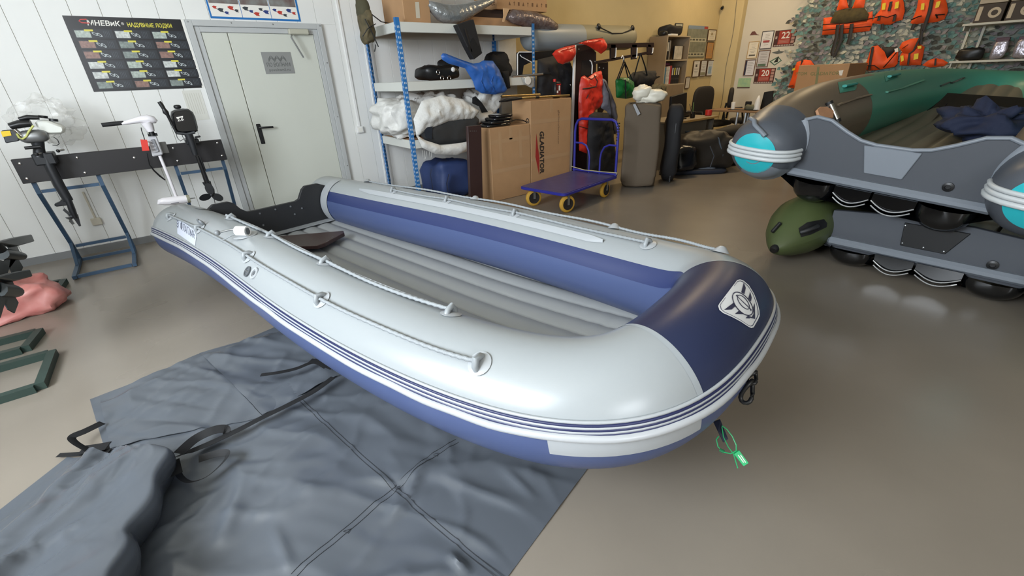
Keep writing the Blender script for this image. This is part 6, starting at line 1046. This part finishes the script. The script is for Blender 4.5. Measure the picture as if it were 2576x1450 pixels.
for q in (((2220, 9), (2229, 7), (2227, 24), (2218, 25)), ((2253, 6), (2262, 3), (2260, 20), (2250, 23))): vpatch(q, VX-.085, t)
for q in (((2196, 46), (2215, 40), (2232, 44), (2254, 36)), ((2242, 4), (2236, 28)), ((2212, 40), (2210, 52)), ((2252, 38), (2248, 54)), ((2220, 60), (2218, 75))): vstrap(q, VX-.09, t)
t = thing('life_vest', 'wide orange life vest with black belt ends, rightmost on the top row', 'life vest', OX(2340, 30, VX), G_); vsoft([(2290, 58), (2300, 38), (2306, 22), (2310, 0), (2314, -14), (2332, -14), (2342, 2), (2352, -14), (2374, -14), (2382, 8), (2385, 28), (2376, 48), (2355, 56), (2320, 58), (2300, 62)], VX, .14, 5, M_ORG, 'body', t)
for q in (((2318, 9), (2326, 8), (2325, 24), (2316, 25)), ((2356, 5), (2367, 2), (2362, 18), (2352, 21))): vpatch(q, VX-.085, t)
for q in (((2292, 50), (2310, 42), (2318, 40)), ((2345, -5), (2338, 30), (2328, 60), (2322, 78)), ((2353, 38), (2376, 36)), ((2354, 36), (2358, 46)), ((2300, 60), (2294, 76)), ((2322, 60), (2316, 100), (2316, 112))): vstrap(q, VX-.09, t, .025)
t = thing('life_vest', 'open orange life vest with dark lining, lower row left', 'life vest', OX(2215, 150, VX), G_); vsoft([(2173, 172), (2182, 150), (2192, 118), (2208, 114), (2225, 130), (2232, 148), (2252, 128), (2260, 124), (2258, 160), (2250, 168), (2215, 175), (2186, 178)], VX, .14, 6, M_ORG, 'front_panel', t); vsoft([(2212, 118), (2256, 118), (2250, 130), (2225, 150), (2216, 132)], VX+.04, .06, 7, DRK, 'lining', t)
for q in (((2196, 118), (2190, 150), (2186, 176)), ((2175, 165), (2200, 165), (2212, 174)), ((2255, 132), (2236, 155), (2222, 170))): vstrap(q, VX-.09, t)
vpatch(((2250, 123), (2259, 121), (2260, 130), (2252, 132)), VX-.085, t, PAP, 'white_tag')
t = thing('life_vest', 'orange life vest with a rounded collar and yellow patches, lower row right', 'life vest', OX(2295, 130, VX), G_); vsoft([(2263, 165), (2264, 140), (2270, 130), (2316, 112), (2326, 118), (2322, 140), (2316, 164)], VX, .14, 8, M_ORG, 'body', t); vsoft([(2262, 120), (2270, 106), (2290, 98), (2312, 95), (2314, 108), (2300, 130), (2285, 137), (2270, 132)], VX-.05, .12, 9, M_ORG, 'collar', t)
for q in (((2265, 141), (2273, 139), (2274, 152), (2267, 156)), ((2300, 136), (2311, 134), (2310, 148), (2298, 151)), ((2308, 116), (2318, 115), (2318, 122), (2309, 123))): vpatch(q, VX-.1, t)
for q in (((2288, 136), (2284, 163)), ((2313, 97), (2298, 128), (2286, 136)), ((2270, 122), (2285, 112))): vstrap(q, VX-.11, t, .014)
t = thing('life_vest', 'flat orange collar just above the boat tube', 'life vest', OX(2355, 155, VX), G_); vsoft([(2320, 164), (2335, 152), (2354, 146), (2372, 150), (2386, 158), (2375, 166), (2340, 170)], VX, .14, 10, M_ORG, 'collar', t); vstrap(((2354, 147), (2352, 165)), VX-.09, t, .012)
t = thing('life_vest', 'orange life vest half hidden behind the cardboard box', 'life vest', OX(2010, 185, VX), G_); vsoft([(1982, 220), (1992, 195), (1998, 172), (2005, 156), (2025, 150), (2040, 152), (2048, 163), (2030, 180), (2010, 225)], VX, .14, 11, M_ORG, 'body', t); vpatch(((1994, 173), (2001, 170), (2000, 176), (1993, 178)), VX-.085, t); vstrap(((1981, 217), (1995, 216)), VX-.085, t); vstrap(((2018, 151), (2014, 166), (2020, 152)), VX-.085, t, .012)
CX = 9.35; p0, p1, pt_ = OX(1998, 222, CX), OX(2124, 215, CX), OX(2004, 165, CX); t = thing('cardboard_box', 'long cardboard box with green printed letters beyond the boat stack', 'box', (CX, p0.y, 0)); one('box', (CX, p1.y, .0), (CX+.9, p0.y, pt_.z), .005).build('body', KRA, t)
M_GPR = mat('green_box_print', '#6f7a4a', .7)
for s_, u in (('PTOM', 2002), ('GLADIATOR', 2038)): text(s_, OX(u, 190, CX-.002), (0, -1, 0), (0, 0, 1), .075, M_GPR, t, width=.17 if u < 2030 else .43)
one('prism', [OX(2056, 168, CX-.001), OX(2062, 168, CX-.001), OX(2056, 212, CX-.001), OX(2050, 212, CX-.001)], (-.001, 0, 0)).build('tape', mat('camo_tape', '#7f8058', .5), t); one('prism', [OX(2110, 178, CX-.001), OX(2122, 176, CX-.001), OX(2118, 190, CX-.001), OX(2112, 190, CX-.001)], (-.001, 0, 0)).build('torn_label', PAP, t)
# ================================================================ white wall rack with packs, far right
RX = 10.5; M_RWH = mat('rack_white', '#c9c7b8', .5); t = thing('wall_rack', 'white wall rack with two shelves at the right end of the net', 'rack', OX(2450, 100, RX)); q = lambda u, v: OX(u, v, RX)
z_t, z_b = q(2500, 57).z, q(2500, 150).z; yl, yr = q(2432, 62).y, 0.2
for z in (z_t, z_b): one('box', (RX-.3, yr, z-.03), (RX+.1, yl, z), .003).build('shelf', M_RWH, t)
for y_ in (yl-.03, yl-.2, yl-2.0): one('box', (RX+.1, y_-.015, z_b-.5), (RX+.13, y_+.015, z_t+.03)).build('upright', M_RWH, t)
for z in (z_t, z_b): one('box', (RX-.28, yl-.035, z-.09), (RX+.1, yl-.02, z-.031)).build('bracket', M_RWH, t)
M_PBX = mat('dark_brown_pack', '#3f3122', .6); M_RNG = mat('pack_pale', '#c4b49a', .6)
for k in range(5):
    y1 = yl-.1-k*.33; b = thing('reel_box', 'dark box with a white ring on the upper rack shelf, %s from the net side' % ('first', 'second', 'third', 'fourth', 'fifth')[k], 'box', (RX-.1, y1-.15, z_t), 'ringed boxes on the wall rack'); one('box', (RX-.26, y1-.3, z_t+.001), (RX+.05, y1, z_t+.24), .004).build('body', M_PBX, b)
    one('lathe', [(.068, 0), (.036, 0)], (RX-.262, y1-.2, z_t+.12), (-1, 0, 0), 18, False).build('ring_print', M_RNG, b); one('box', (RX-.262, y1-.06, z_t+.03), (RX-.2605, y1-.015, z_t+.21)).build('bar_print', M_RNG, b)
    b = thing('reel_box', 'pale topped box stacked on the %s dark ringed box' % ('first', 'second', 'third', 'fourth', 'fifth')[k], 'box', (RX-.1, y1-.15, z_t+.25), 'ringed boxes on the wall rack'); one('box', (RX-.26, y1-.3, z_t+.245), (RX+.05, y1, z_t+.46), .004).build('body', mat('pale_pack', '#b5a893', .6) if k < 2 else M_PBX, b)
    if k: one('lathe', [(.068, 0), (.036, 0)], (RX-.262, y1-.2, z_t+.36), (-1, 0, 0), 18, False).build('ring_print', M_RNG, b)
M_SLV = mat('silver_pack', '#a39da4', .25, .5, bump=.4, bs=18, dist=.02)
for k in range(3):
    y1 = q(2492, 140).y-k*.2*1.15; b = thing('foil_pack', 'silver foil pack with a dark top on the lower rack shelf, %s from the left' % ('first', 'second', 'third')[k], 'pack', (RX-.15, y1-.08, z_b), 'foil packs on the wall rack'); sack((RX-.16, y1-.09, z_b+.13), (.05, .08, .13), .45, .02, 9, 110+k, 20, 12, flat=z_b+.001).build('pouch', M_SLV, b, 60); one('box', (RX-.2, y1-.16, z_b+.235), (RX-.13, y1-.02, z_b+.29), .004).build('header', mat('maroon_header', '#4a2430', .5), b)
p = q(2440, 140); tag(sack((RX-.15, p.y-.02, z_b+.09), (.1, .16, .09), .6, .03, 9, 120, 20, 12, flat=z_b+.001).build('black_reel', BLK, smooth=60), 'black reel pack at the left end of the lower rack shelf', 'pack')
import OpenImageIO as oiio, numpy as np, sys
b=oiio.ImageBuf('/workdir/render_main.png');a=b.get_pixels(oiio.FLOAT);k=a.shape[1]/2576
T={'wall top':(300,30,(232,233,224)),'door':(630,235,(202,208,205)),'floorL':(310,765,(119,119,120)),'floorBL':(160,905,(91,80,69)),'floorR':(2210,855,(70,64,57)),'floorBR':(2010,1305,(160,151,139)),'farwall':(1910,60,(180,161,126)),'plaster':(1510,25,(162,134,90)),
'tube hi':(900,790,None),'tube mid':(1500,930,None),'bow':(1750,820,None),'inner blue':(1300,650,None),'tarp':(1000,1300,None),'deck':(1200,700,None),'wallL':(240,420,None),'floormid':(1750,560,None)}
for n,(u,v,t) in T.items():
    x,y=int(u*k),int(v*k);p=a[max(0,y-2):y+3,x-2:x+3,:3].reshape(-1,3).mean(0);print(n,(u,v),np.round(p*255).astype(int),t)
